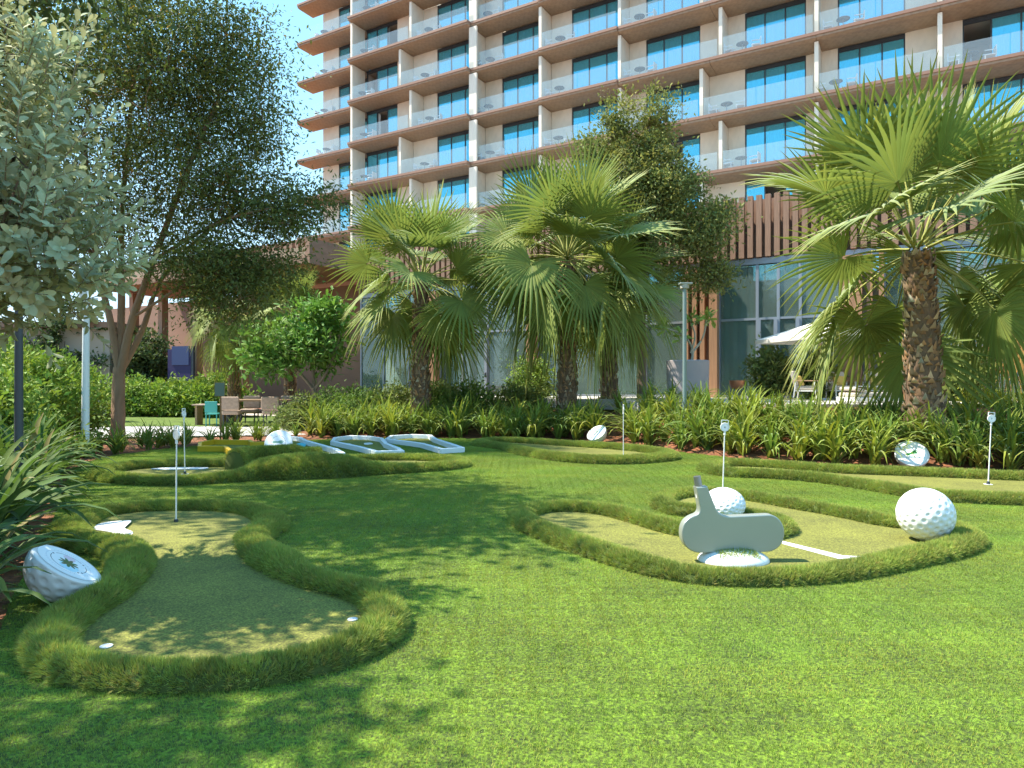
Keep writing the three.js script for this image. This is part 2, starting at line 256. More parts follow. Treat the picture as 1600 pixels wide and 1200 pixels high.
// ---- pale path and far lawn behind the left bed, raised patio on the right
const paveTex = tex(512, (u, v) => { const k = 0.82 + 0.2 * (fbm(u, v, 10, 5) - 0.5); return [0.86 * k, 0.84 * k, 0.82 * k]; });
struct('path', shapeSheet([[-14, 19.9], [-1.2, 22.3], [-1.2, 25.4], [-16, 25.4]], 2), std([1, 1, 1], 0.9, 0, { map: paveTex }), 0.02);
struct('back_lawn', shapeSheet([[-24, 25.4], [-3, 25.4], [-3, 33], [-24, 34]], 2), std([1, 1, 1], 0.95, 0, { map: turfTex, bumpMap: bumpTex, bumpScale: 0.004 }), 0.03);
struct('back_path', shapeSheet([[-17, 33.6], [-6, 32.6], [-6, 35], [-18, 36.5]], 2), std([1, 0.92, 0.8], 0.9, 0, { map: paveTex }), 0.05);
const PH = 1.09;
{ const p = [[2.6, 22.5], [4.2, 19.6], [7.2, 17.4], [12, 16.6], [26, 15], [26, 22], [-6, 31]]; const g = new THREE.ExtrudeGeometry(new THREE.Shape(p.map(q => new THREE.Vector2(...q))), { depth: 0.3, bevelEnabled: false }); g.rotateX(-Math.PI / 2); struct('patio', g, std([0.5, 0.47, 0.43], 0.85, 0, { bumpMap: bumpTex, bumpScale: 0.003 }), PH - 0.3); }

// ------------------------------------------------------------------ tower
const TURN = -0.535;
const tower = thing('hotel_tower', 'cream balconied tower with brown soffits and blue glass behind the garden', 'building', -17.1, 0, 56.3, TURN);
const bays = [  // [u0, u1, window from, window to, plane offset, alternating fin shift at u0]
  [0, 5.6, 1.9, 5.4, -0.5, 0], [5.6, 10.95, 5.8, 9.0, 0.4, 0], [10.95, 16.7, 12.8, 16.5, 0.4, 0.5], [16.7, 22.1, 18.2, 21.9, 0, 0], [22.1, 27.6, 23.7, 27.4, 0.12, 0],
  [27.6, 33.2, 28.8, 32.2, 0, 0], [33.2, 38.8, 34.8, 38.1, 0, 0.55], [38.8, 44.4, 39.7, 42.9, 0, 0], [44.4, 50, 45.4, 49, 0, 0]];
const BD = 1.45, FH = 3.25;
const curtainGeo = (w, h, seed) => { const R = rng(seed), mb = new MB(), n = Math.round(w / 0.06); let pa = null; for (let i = 0; i <= n; i++) { const x = i / n * w - w / 2, z = Math.sin(i * 1.25 + R() * 0.7) * 0.05; const a = mb.v(x, -h / 2, z, [1, 1, 1]), b = mb.v(x, h / 2, z, [1, 1, 1]); if (pa) mb.q(pa[0], a, b, pa[1]); pa = [a, b]; } return mb.geo(); };
const curtainGeos = [0.75, 1.0, 1.12].map((w, i) => curtainGeo(w, 2.56, 70 + i));
const WH = 2.66;
const frameCache = new Map();
function windowFrame(w) { const k = w.toFixed(2); if (!frameCache.has(k)) { const g = [], t = 0.07; for (const x of [-w / 2 + t / 2, -w / 6, w / 6, w / 2 - t / 2]) g.push(boxAt(t, WH, 0.1, x, 0, 0)); for (const y of [-WH / 2 + t / 2, WH / 2 - t / 2]) g.push(boxAt(w - 0.15, t, 0.09, 0, y, 0)); frameCache.set(k, mergeGeometries(g)); } return frameCache.get(k); }
const roomCache = new Map();
function roomGeo(w) { const k = w.toFixed(2); if (!roomCache.has(k)) roomCache.set(k, mergeGeometries([boxAt(w, WH, 0.06, 0, 0, -3.2), boxAt(0.06, WH, 3.1, -w / 2 + 0.03, 0, -1.62), boxAt(0.06, WH, 3.1, w / 2 - 0.03, 0, -1.62), boxAt(w + 0.1, 0.06, 3.2, 0, WH / 2 + 0.035, -1.66), boxAt(w + 0.1, 0.06, 3.2, 0, -WH / 2 - 0.035, -1.66)])); return roomCache.get(k); }
const balconies = [];
{
  const R = rng(11);
  bays.forEach(([u0, u1, w0, w1, off, alt], b) => {
    const dNear = 56.3 - 0.51 * (u0 + u1) / 2;
    for (let k = -1; k < 9; k++) {
      const y = 10.55 + k * FH;
      if (600 - (y - EYE) * F / dNear < -70) continue;
      const s0 = u0 + (alt ? (k % 2 ? alt : -alt) : 0), s1 = u1 + (bays[b + 1] && bays[b + 1][5] ? (k % 2 ? bays[b + 1][5] : -bays[b + 1][5]) : 0);
      // slab: thin edge, soffit board below
      const x0 = b === 0 ? -1.1 : u0 - (b === 1 ? 0.12 : 0), L = u1 - x0;
      const sl = box('floor_slab', L, 0.16, BD + 0.34, (x0 + u1) / 2, y - 0.08, off - BD / 2 + 0.17, M.slabEdge, tower);
      const sh = new THREE.Shape([[0, 0.0], [0, -0.12], [0.25, -0.17], [BD + 0.26, -0.2], [BD + 0.26, 0]].map(p => new THREE.Vector2(...p)));
      const sg = new THREE.ExtrudeGeometry(sh, { depth: L - 0.02, bevelEnabled: false }); sg.rotateY(Math.PI / 2);   // profile x -> -z, depth -> x
      part('soffit', sg, M.soffit, sl, [-L / 2 + 0.01, -0.081, (BD + 0.34) / 2 - 0.06]);
      // party fin at the bay's left end
      if (b > 0) box('fin', 0.2, FH - 0.39, BD - 0.02, s0, y + (FH - 0.39) / 2 + 0.002, off - BD / 2 + 0.02, M.cream, tower);
      if (b === 3) box('step_wall', 0.62, FH - 0.39, 0.16, s0 + (b === 3 ? 0.2 : -0.2), y + (FH - 0.39) / 2 + 0.002, off + 0.25, M.cream, tower);
      // wall pieces either side of the window
      const wl = w0 - s0, wr = s1 - w1, wy = y + (FH - 0.36) / 2;
      if (wl > 0.25) box('wall_panel', wl - 0.1, FH - 0.36, 0.2, s0 + 0.1 + (wl - 0.1) / 2, wy, off - BD - 0.1, M.cream, tower);
      if (wr > 0.25) box('wall_panel', wr - 0.1, FH - 0.36, 0.2, w1 + (wr - 0.1) / 2, wy, off - BD - 0.1, M.cream, tower);
      const ww = w1 - w0, win = new THREE.Group(); win.name = 'window'; win.position.set((w0 + w1) / 2, y + 0.06 + WH / 2, off - BD - 0.12); tower.add(win);
      part('frame', windowFrame(ww), M.dark, win); box('lintel', ww - 0.002, FH - 0.36 - WH - 0.06, 0.14, 0, (FH - 0.36 - 0.06) / 2, 0, M.dark, win);
      part('room', roomGeo(ww), M.room, win);
      for (let p = 0; p < 3; p++) {
        const open = R() < 0.06, px = (p - 1) * ww / 3;
        if (!open) box('pane', ww / 3 - 0.07, WH - 0.13, 0.012, px, 0, 0.005, M.towerGlass, win);
        if (R() < 0.92 && !open) part('curtain', curtainGeos[Math.floor(R() * 3)], M.curtain, win, [px + (R() - .5) * 0.1, 0, -0.22]);
      }
      // glass rail, two sheets
      const rl = (s1 - s0 - 0.3) / 2; for (let p = 0; p < 2; p++) box('rail_glass', rl - 0.03, 1.08, 0.016, s0 + 0.15 + rl * (p + 0.5), y + 0.54, off + 0.1, M.railGlass, tower);
      balconies.push([b, k, s0, s1, y, off, w0]);
    }
  });
  box('core', 51, 36, 3, 25.5, 18.2, -7.2, M.cream, tower);
  for (let k = 0; k < 9; k++) box('end_wall', 0.22, FH - 0.36, 3.6, -0.0, 10.55 + k * FH + (FH - 0.36) / 2, -3.95, M.cream, tower);
}
// balcony furniture: white chairs and dark round tables
const toWorld = (u, y, z) => { const c = Math.cos(TURN), s = Math.sin(TURN); return [-17.1 + u * c + z * s, y, 56.3 + u * s - z * c]; };
{
  const R = rng(12), legs = []; for (const [x, z] of [[-.22, -.22], [.22, -.22], [-.22, .22], [.22, .22]]) legs.push([x, z]);
  const mkChair = () => { const g = new THREE.Group(); g.name = 'balcony_chair'; for (const [x, z] of legs) box('leg', 0.035, 0.44, 0.035, x, 0.22, z, M.white, g); box('seat', 0.5, 0.06, 0.5, 0, 0.46, 0, M.white, g, 0.02); box('backrest', 0.5, 0.4, 0.05, 0, 0.68, -0.23, M.white, g, 0.02); for (const s of [-1, 1]) box('armrest', 0.04, 0.04, 0.48, s * 0.25, 0.66, 0.01, M.white, g); return g; };
  const mkTable = () => { const g = new THREE.Group(); g.name = 'balcony_table'; part('tabletop', new THREE.CylinderGeometry(0.34, 0.34, 0.03, 20), M.dark, g, [0, 0.72, 0]); part('column', new THREE.CylinderGeometry(0.025, 0.025, 0.7, 8), M.steelDark, g, [0, 0.36, 0]); part('base', new THREE.CylinderGeometry(0.2, 0.2, 0.02, 16), M.steelDark, g, [0, 0.01, 0]); return g; };
  const c0 = mkChair(), t0 = mkTable();
  tag(c0, 'small white armchair on a tower balcony', 'chair', 'white chairs on the tower balconies'); tag(t0, 'small round dark table on a tower balcony', 'table', 'round tables on the tower balconies');
  let nc = 0, nt = 0;
  for (const [b, k, s0, s1, y, off, w0] of balconies) {
    if (k < 0) continue; const u = (b === 1 ? s0 + 0.9 : Math.max(s0 + 1.1, w0 - 0.6)) + (R() - .5) * .5;
    const put = (o, du, z, t) => { const [x, yy, d] = toWorld(u + du, y + 0.002, off + z); copy(o, x, yy, d, TURN + t); };
    put(t0, 0, -0.55, 0); put(c0, -0.72, -0.6 + (R() - .5) * .2, 1.3 + R() * .4); if (R() < 0.85) put(c0, 0.75, -0.6, -1.2 - R() * .5);
  }
}

// ------------------------------------------------------------------ podium building with slats and glass
const pod = thing('podium_building', 'low brown slatted building with tall glass doors behind the palms', 'building', 9.02, 0, 25, TURN);
{
  const R = rng(21), SB = 6.24, ST = 8.5, XL = -19.6, XR = 14;
  box('screen_back', XR - XL, ST - SB - 0.1, 0.2, (XL + XR) / 2, (SB + ST) / 2 - 0.02, -0.42, M.brownBack, pod);
  for (let x = XL; x < XR; x += 0.31) box('slat', 0.19, ST - SB, 0.2, x + 0.1, (SB + ST) / 2, -0.018, M.brownSlat, pod);
  box('roof', 47, 0.25, 9, -9, ST - 0.3, -4.9, std([0.6, 0.56, 0.5], 0.9, 0, { map: grainTex }), pod);
  box('head_beam', XR - XL, 0.22, 0.3, (XL + XR) / 2, SB - 0.13, -0.2, M.alu, pod);
  // deep canopy of the left wing, with a toothed edge
  box('canopy', 18, 0.35, 5.2, -28.7, 7.45, 0.9, M.brownBack, pod); box('canopy_fascia', 18.1, 0.42, 0.2, -28.7, 7.86, 3.3, M.soffit, pod);
  for (let x = -37.6; x < -19.8; x += 0.4) box('slat', 0.2, 0.4, 0.2, x, 8.27, 3.28, M.brownSlat, pod);
  box('canopy_cheek', 0.3, 1.2, 3.4, -19.6, 7.85, 1.75, M.brownSlat, pod);
  box('recess_wall', 26, 6.9, 0.3, -32.7, 3.6, -1.9, M.brownBack, pod);
  for (const x of [-36.8, -33.8, -30.5, -26.5, -22.8]) box('column', 0.4, 7.2, 0.4, x, 3.6, 1.6, M.brownPier, pod);
  // piers and thin vertical fins between the glass bays
  for (const [a, b] of [[-1.72, -1.42], [2.7, 3.4], [3.9, 4.05], [10.2, 10.9], [-9.6, -9.2], [-15, -14.5]]) box('pier', b - a, SB - 0.25, 0.5, (a + b) / 2, (SB - 0.25) / 2 + 0.0, 0.05, M.brownPier, pod);
  for (const a of [-2.62, -2.3, -2.0, 3.62]) box('fin', 0.17, SB - 0.25, 0.3, a, (SB - 0.25) / 2, 0.06, M.brownPier, pod);
  box('fin_back', 1.2, SB - 0.3, 0.1, -2.25, (SB - 0.3) / 2, -0.2, M.brownBack, pod);
  const bay = (x0, x1, muls, doors) => {
    const win = new THREE.Group(); win.name = 'window'; win.position.set(0, PH, -0.1); pod.add(win);
    const xs = [x0, ...muls, x1], g = [], H = SB - 0.26 - PH, tr = 2.9;
    xs.forEach((x, i) => g.push(boxAt(i && i < xs.length - 1 ? 0.1 : 0.07, H, 0.14, x, H / 2, 0)));
    g.push(boxAt(x1 - x0 - 0.1, 0.08, 0.12, (x0 + x1) / 2, tr, 0)); g.push(boxAt(x1 - x0 - 0.1, 0.08, 0.12, (x0 + x1) / 2, 0.045, 0));
    part('frame', mergeGeometries(g), M.alu, win);
    for (let i = 1; i < xs.length; i++) for (const [a, b] of [[0.09, tr - 0.045], [tr + 0.045, H - 0.02]]) box('pane', xs[i] - xs[i - 1] - 0.11, b - a, 0.014, (xs[i] + xs[i - 1]) / 2, (a + b) / 2, 0.01, M.podGlass, win);
    for (const [x, c] of doors) { box('door_stile', 0.13, tr - 0.1, 0.09, x, tr / 2, 0.1, M.alu, win); box('handle', 0.16, 0.03, 0.05, x - 0.07, 1.0, 0.17, M.steelDark, win); box('latch', 0.05, 0.16, 0.03, x, 0.95, 0.15, M.dark, win); }
  };
  bay(-1.42, 2.7, [-0.05, 0.68, 1.42], [[0.02, 1], [0.6, 1], [1.34, 1]]);
  bay(4.05, 10.2, [5.0, 6.14, 6.85, 8.6], [[6.08, 1], [6.78, 1]]);
  bay(-9.2, -2.75, [-7.6, -5.9, -4.3], [[-4.36, 1]]);
  bay(-14.5, -9.6, [-13.2, -11.8], [[-11.86, 1]]); bay(-19.5, -15, [-18, -16.4], []);
  // interior seen through the glass
  box('interior_wall', 36, 6.2, 0.2, -2, 3.2, -6.5, M.room, pod); box('interior_floor', 36, 0.1, 6.2, -2, PH - 0.06, -3.5, std([0.4, 0.34, 0.28], 0.6), pod);
  const cg = curtainGeo(1.1, 4.9, 91), cm = std([0.3, 0.36, 0.31], 0.9);
  for (const x of [-0.85, -5.2, 8.9]) part('curtain', cg, cm, pod, [x, PH + 2.48, -0.6]);
  box('white_panel', 0.75, 3.4, 0.1, -13.85, PH + 1.7, -0.35, M.white, pod);
}
// low pale wing and picket fence at the far left
{
  const w = thing('garden_wing', 'low beige rendered wing glimpsed past the hedge and tree', 'building', -26, 0, 38);
  box('wall', 11, 4.6, 3, -1, 2.3, 0, std([0.42, 0.33, 0.26], 0.85), w); box('roof', 11.6, 0.3, 3.4, -1, 4.76, 0, M.brownBack, w); box('door', 1.3, 2.6, 0.1, -1.6, 1.35, 1.53, M.slabEdge, w); box('window', 1.6, 1.5, 0.08, 1.6, 2.3, 1.53, M.dark, w);
  const f = thing('picket_fence', 'brown wooden picket fence beyond the far lawn', 'fence', -18.6, 0.02, 34.8, -0.12);
  const wood = std([0.34, 0.2, 0.12], 0.8);
  const pg = new THREE.ExtrudeGeometry(new THREE.Shape([[-.06, 0], [.06, 0], [.06, 1.62], [0, 1.72], [-.06, 1.62]].map(p => new THREE.Vector2(...p))), { depth: 0.03, bevelEnabled: false });
  for (let i = 0; i < 14; i++) part('picket', pg, wood, f, [-1.2 + i * 0.2, 0.05, 0]);
  for (const y of [0.45, 1.35]) box('rail', 2.9, 0.1, 0.04, 0.1, y, -0.025, wood, f);
  const m = thing('mural_panel', 'dark violet and blue panel beside the picket fence', 'panel', -17.6, 0, 36.2, -0.3);
  box('panel', 1.5, 1.7, 0.12, 0, 2.6, 0, std([0.03, 0.02, 0.09], 0.6), m); box('upper_panel', 1.1, 1.0, 0.1, 0.1, 3.1, 0.05, std([0.04, 0.06, 0.16], 0.5), m); box('post', 0.14, 3.6, 0.14, 0.85, 1.8, 0, M.dark, m);
}

// ------------------------------------------------------------------ golf things
const dimples = n => { const a = []; for (let i = 0; i < n; i++) { const y = 1 - 2 * (i + 0.5) / n, r = Math.sqrt(1 - y * y), t = i * 2.39996; a.push(V(r * Math.cos(t), y, r * Math.sin(t))); } return a; };
function dent(geo, R, n, depth) {
  const ds = dimples(n), p = geo.attributes.position, v = V(0, 0, 0), rad = 1.42 / Math.sqrt(n);
  for (let i = 0; i < p.count; i++) { v.fromBufferAttribute(p, i).normalize(); let m = 9; for (const d of ds) { const q = (d.x - v.x) ** 2 + (d.y - v.y) ** 2 + (d.z - v.z) ** 2; if (q < m) m = q; } const t = Math.sqrt(m) / rad; const k = t < 1 ? 1 - depth * (1 - sstep(0.35, 1, t)) : 1; p.setXYZ(i, v.x * R * k, v.y * R * k, v.z * R * k); }
  geo.computeVertexNormals(); return geo;
}
const ballGeo = dent(mergeVertices(new THREE.IcosahedronGeometry(1, 34).deleteAttribute('normal').deleteAttribute('uv'), 1e-4), 1, 190, 0.032);
{
  const b = new THREE.Mesh(ballGeo, M.whiteSatin); b.name = 'giant_golf_ball'; b.scale.setScalar(0.267); const [x, d] = G(1446, 846); b.position.set(x, 0.014 + 0.262, -d); scene.add(b); tag(b, 'giant dimpled white golf ball standing alone against the turf bank', 'golf ball');
  const e = new THREE.Mesh(ballGeo, M.whiteSatin); e.name = 'giant_golf_ball_001'; e.scale.set(0.235, 0.17, 0.235); const [x2, d2] = G(1132, 816); e.position.set(x2, 0.014 + 0.2, -d2); e.rotation.set(0.3, 1, 0.12); scene.add(e); tag(e, 'flattened dimpled white golf ball right behind the giant putter', 'golf ball');
}
// half balls with a printed face
function printFace(kind) {
  const c = document.createElement('canvas'); c.width = c.height = 512; const g = c.getContext('2d');
  g.fillStyle = '#f1f2f1'; g.fillRect(0, 0, 512, 512);
  if (kind !== 'plain') {
    g.strokeStyle = '#20242c'; g.lineWidth = 5; g.beginPath(); g.arc(256, 256, 150, 0.25, 2.6); g.stroke(); g.beginPath(); g.arc(256, 256, 150, 3.0, 4.6); g.stroke(); g.beginPath(); g.arc(256, 256, 150, 5.0, 6.0); g.stroke();
    g.fillStyle = '#20242c'; for (const a of [0.1, 2.75, 4.78, 6.1]) { g.beginPath(); g.arc(256 + 150 * Math.cos(a), 256 + 150 * Math.sin(a), 9, 0, 7); g.fill(); }
    g.strokeStyle = '#8b93a8'; g.lineWidth = 3; for (let a = 0.3; a < 6.2; a += 0.09) { const h = 10 + 6 * Math.sin(a * 37); g.beginPath(); g.moveTo(256 + 182 * Math.cos(a), 256 + 182 * Math.sin(a)); g.lineTo(256 + (182 + h) * Math.cos(a + 0.03), 256 + (182 + h) * Math.sin(a + 0.03)); g.stroke(); }
  }
  g.fillStyle = '#2f7a3a';
  if (kind === 'leafy') {
    g.fillStyle = '#bfe3ee'; g.beginPath(); g.arc(320, 300, 80, 0, 7); g.fill(); g.fillStyle = '#e6cfd6'; g.beginPath(); g.arc(180, 190, 52, 0, 7); g.fill();
    for (let k = 0; k < 9; k++) { g.save(); g.translate(262, 262); g.rotate(k * 0.698); g.fillStyle = k % 2 ? '#4f7442' : '#6b6a3f'; g.beginPath(); g.ellipse(42, 0, 44, 15, 0, 0, 7); g.fill(); g.restore(); }
  } else {
    const s = kind === 'plain' ? 0.7 : 1; g.save(); g.translate(256, 256); g.scale(s, s); if (kind === 'plain') g.fillStyle = '#69b07c'; if (kind === 'grey') g.fillStyle = '#6f9a86';
    g.beginPath(); g.moveTo(-118, -16); g.bezierCurveTo(-80, -44, -40, -6, 0, -22); g.bezierCurveTo(30, -50, 96, -48, 112, -18); g.bezierCurveTo(118, 22, 70, 48, 30, 34); g.bezierCurveTo(0, 14, -50, 26, -90, 30); g.bezierCurveTo(-118, 30, -132, 8, -118, -16); g.fill(); g.fillStyle = '#eef2ec'; g.beginPath(); g.arc(88, -2, 8, 0, 7); g.fill(); g.restore();
  }
  const t = new THREE.CanvasTexture(c); t.colorSpace = THREE.SRGBColorSpace; return t;
}
const halfShell = (() => { const g = new THREE.SphereGeometry(1, 96, 48, 0, Math.PI * 2, Math.PI / 2, Math.PI / 2); g.deleteAttribute('uv'); g.deleteAttribute('normal'); return dent(mergeVertices(g, 1e-4), 1, 120, 0.035); })();
const halfRim = new THREE.LatheGeometry([[0.985, -0.05], [0.997, 0.0], [0.985, 0.03], [0.95, 0.05], [0.88, 0.055], [0.0, 0.055]].map(p => new THREE.Vector2(...p)), 72);
function halfBall(label, x, y, d, R, n, spin, kind) {
  const g = thing('half_golf_ball', label, 'hole marker', x, y, d);
  const q = new THREE.Quaternion().setFromUnitVectors(V(0, 1, 0), V(...n).normalize()).multiply(new THREE.Quaternion().setFromAxisAngle(V(0, 1, 0), spin)); g.quaternion.copy(q);
  const a = part('shell', halfShell, M.whiteSatin, g); a.scale.setScalar(R); const r = part('rim', halfRim, M.whiteSatin, g); r.scale.setScalar(R);
  const f = part('printed_face', new THREE.CircleGeometry(R * 0.86, 56), phys([1, 1, 1], { map: printFace(kind), roughness: 0.55 }), g, [0, R * 0.055 + 0.003, 0], [-Math.PI / 2, 0, 0]); return g;
}
halfBall('half golf ball with leafy printed face leaning beside the peanut shaped green', -3.27, 0.27, 5.02, 0.265, [0.55, 0.82, -0.2], -0.3, 'leafy');
halfBall('half golf ball with a dark green hole map at the palm trunk', 7.7, 0.26, 13.15, 0.30, [-0.22, 0.66, 0.72], 0.1, 'map');
halfBall('half golf ball with a pale face tipped steeply before the strap plants', 2.32, 0.26, 18.75, 0.29, [-0.5, 0.74, 0.45], 0.3, 'plain');
halfBall('half golf ball with a grey green hole map behind the dark turf hump', -4.96, 0.36, 14.5, 0.29, [0.06, 0.52, 0.85], 0.05, 'grey');

// hole pins with a flat disc head and a loop handle
function numberTex(s) { const c = document.createElement('canvas'); c.width = c.height = 128; const g = c.getContext('2d'); g.fillStyle = '#eceeee'; g.fillRect(0, 0, 128, 128); g.fillStyle = '#15181c'; g.font = 'bold 44px sans-serif'; g.textAlign = 'center'; g.textBaseline = 'middle'; g.fillText(s, 64, 66); const t = new THREE.CanvasTexture(c); t.colorSpace = THREE.SRGBColorSpace; return t; }
function pin(label, px, py, top, turn, num, lean = 0, cup = true) {
  const [x, d] = G(px, py, 0.016), H = (py - top) / F * d, g = thing('hole_pin', label, 'golf pin', x, 0.016, d, turn);
  g.rotation.z = lean;
  part('pole', new THREE.CylinderGeometry(0.0075, 0.009, H - 0.14, 10), M.white, g, [0, (H - 0.14) / 2, 0]);
  const disc = part('number_disc', new THREE.CylinderGeometry(0.058, 0.058, 0.014, 32), M.whiteSatin, g, [0, H - 0.1, 0], [Math.PI / 2, 0, 0]);
  part('disc_rim', new THREE.TorusGeometry(0.056, 0.006, 8, 36), M.white, disc, [0, 0.006, 0], [Math.PI / 2, 0, 0]);
  part('number_plate', new THREE.CircleGeometry(0.05, 32), phys([1, 1, 1], { map: numberTex(num), roughness: 0.4 }), disc, [0, 0.0095, 0], [-Math.PI / 2, 0, 0]);
  const lo = new THREE.Shape([[-.05, -.01], [.05, -.01], [.05, .04], [.042, .048], [-.042, .048], [-.05, .04]].map(p => new THREE.Vector2(...p))); lo.holes.push(new THREE.Path([[-.038, .0], [-.038, .036], [.038, .036], [.038, .0]].map(p => new THREE.Vector2(...p))));
  part('loop_handle', new THREE.ExtrudeGeometry(lo, { depth: 0.012, bevelEnabled: false }), M.white, g, [0, H - 0.047, -0.006]);
  part('neck', new THREE.CylinderGeometry(0.011, 0.016, 0.07, 10), M.white, g, [0, H - 0.17, 0]);
  if (cup) { part('foot', new THREE.CylinderGeometry(0.022, 0.026, 0.05, 14), M.dark, g, [0, 0.025, 0]); part('cup_ring', new THREE.TorusGeometry(0.058, 0.006, 6, 32), M.white, g, [0, 0.004, 0], [Math.PI / 2, 0, 0]); part('cup', new THREE.CircleGeometry(0.054, 28), std([0.01, 0.01, 0.01], 0.9), g, [0, 0.003, 0], [-Math.PI / 2, 0, 0]); }
}
pin('white hole pin standing in the peanut shaped green', 275, 818, 665, -0.6, '', -0.012);
pin('white hole pin in the shaded green beside the turf hump', 289, 741, 638, 1.5, '', 0.035);
pin('white hole pin in front of the strap plants near the pale half ball', 974, 716, 632, 1.52, '', 0.0);
pin('white hole pin with number 6 behind the giant putter', 1129, 779, 656, -0.15, '6', -0.03);
pin('white hole pin with number 7 on the long green', 1544, 757, 644, -0.12, '7', -0.045);

// giant putter on a white dome
{
  const [x, d] = G(1147, 878), g = thing('giant_putter', 'giant grey metal putter head set on a white dome', 'putter sculpture', x, 0.012, d, 0.06);
  const k = d / F, s = new THREE.Shape(), P = (px, py) => [(px - 1147) * k, (880 - py) * k];
  const mv = (a) => s.moveTo(...P(...a)), ln = (a) => s.lineTo(...P(...a)), bz = (a, b, c) => s.bezierCurveTo(...P(...a), ...P(...b), ...P(...c));
  mv([1087, 771]); ln([1101, 770]); ln([1113, 800]); bz([1117, 810], [1124, 817], [1140, 817]); ln([1200, 815]); bz([1213, 815], [1223, 828], [1223, 842]); bz([1223, 858], [1212, 868], [1198, 869]); ln([1090, 869]); bz([1074, 868], [1064, 856], [1064, 841]); bz([1064, 826], [1071, 819], [1082, 815]); bz([1092, 812], [1093, 806], [1092, 798]); ln([1087, 771]);
  const eg = new THREE.ExtrudeGeometry(s, { depth: 0.075, bevelEnabled: true, bevelThickness: 0.012, bevelSize: 0.012, bevelSegments: 4, curveSegments: 20 }); part('head', eg, M.steel, g, [0, 0.03, -0.05]);
  const a = V(...P(1093, 775), -0.01), b = V(...P(1088.5, 748), -0.01), mid = a.clone().add(b).multiplyScalar(0.5), len = a.distanceTo(b);
  const sh = part('shaft', new THREE.CylinderGeometry(0.032, 0.036, len, 24), M.steelDark, g, mid.toArray()); sh.quaternion.setFromUnitVectors(V(0, 1, 0), b.clone().sub(a).normalize());
  const co = part('collar', new THREE.CylinderGeometry(0.043, 0.046, 0.05, 24), M.white, g, P(1094.5, 776).concat(-0.01)); co.quaternion.copy(sh.quaternion);
  box('sight_mark', 0.012, 0.006, 0.05, (1151 - 1147) * k, (880 - 815) * k + 0.008, -0.01, std([0.6, 0.06, 0.03], 0.6), g);
  const dome = part('dome_base', new THREE.SphereGeometry(1, 40, 20, 0, 6.2832, 0, Math.PI / 2), M.whiteSatin, g, [0, -0.002, -0.02]); dome.scale.set(0.32, 0.115, 0.26);
  const R = rng(8), mb = new MB(); for (let i = 0; i < 900; i++) { const u = (R() - .5) * 0.36, z = 0.05 + R() * 0.14, y = 0.1 * Math.sqrt(Math.max(0, 1 - (u / .32) ** 2 - (z / .26) ** 2)), b2 = R() * 6.28, c = vary(bladeCol.bank, R, 0.3), w = 0.003, h = 0.02 + R() * 0.025; mb.t(mb.v(u + Math.cos(b2) * w, y, z + Math.sin(b2) * w - .02, c), mb.v(u - Math.cos(b2) * w, y, z - Math.sin(b2) * w - .02, c), mb.v(u + (R() - .5) * .03, y + h, z + (R() - .5) * .03 - .02, c)); }
  const tf = part('turf_strip', mb.geo(), M.blade, g); tf.userData.kind = 'stuff';
}
// flat white marks: tee discs, painted line, pale free-form pads
const markMat = std([0.84, 0.85, 0.84], 0.6, 0, { map: grainTex });
function pad(name, label, cat, px, py0, th = 0.008) {
  const pts = px.map(p => G(p[0], p[1], py0)), c = new THREE.CatmullRomCurve3(pts.map(p => V(p[0], 0, p[1])), true, 'centripetal').getPoints(60), cx = pts.reduce((a, p) => a + p[0], 0) / pts.length, cd = pts.reduce((a, p) => a + p[1], 0) / pts.length;
  const g = new THREE.ExtrudeGeometry(new THREE.Shape(c.map(p => new THREE.Vector2(p.x - cx, p.z - cd))), { depth: th, bevelEnabled: false }); g.rotateX(-Math.PI / 2);
  const m = new THREE.Mesh(g, markMat); m.name = numbered(name); m.position.set(cx, py0, -cd); scene.add(m); return tag(m, label, cat);
}
pad('sand_trap_pad', 'pale free-form pad with a notch on the peanut shaped green', 'pad', [[143, 826], [165, 817], [203, 814], [200, 820], [195, 826], [207, 832], [205, 836], [190, 837], [168, 831]], 0.055);
pad('sand_trap_pad', 'pale thin free-form pad on the shaded green beside the pin', 'pad', [[236, 733], [262, 731], [300, 730.6], [325, 731], [320, 733], [290, 733.6], [262, 734]], 0.02);
for (const [px, py, r, i, l] of [[166, 1010, 0.036, 0, 'small white tee disc by the leaning half ball on the peanut shaped green'], [551, 968, 0.034, 0, 'small white tee disc against the outer turf bank of the peanut shaped green'], [950, 803, 0.04, 1, 'small white tee disc on the hooked green']]) {
  const [x, d] = G(px, py, 0.018), m = new THREE.Mesh(new THREE.CylinderGeometry(r, r, 0.006, 28), markMat); m.name = numbered('tee_disc'); m.position.set(x, 0.02, -d); scene.add(m); tag(m, l, 'tee marker');
}
{ const a = [[1222, 846], [1318, 869], [1352, 870], [1352, 874], [1312, 874], [1222, 850]].map(p => G(p[0], p[1], 0.014)); const g = new THREE.ExtrudeGeometry(new THREE.Shape(a.map(p => new THREE.Vector2(...p))), { depth: 0.004, bevelEnabled: false }); g.rotateX(-Math.PI / 2); const m = new THREE.Mesh(g, markMat); m.name = 'painted_line'; m.position.y = 0.016; scene.add(m); tag(m, 'white painted line across the hooked green by the putter', 'line marking'); }
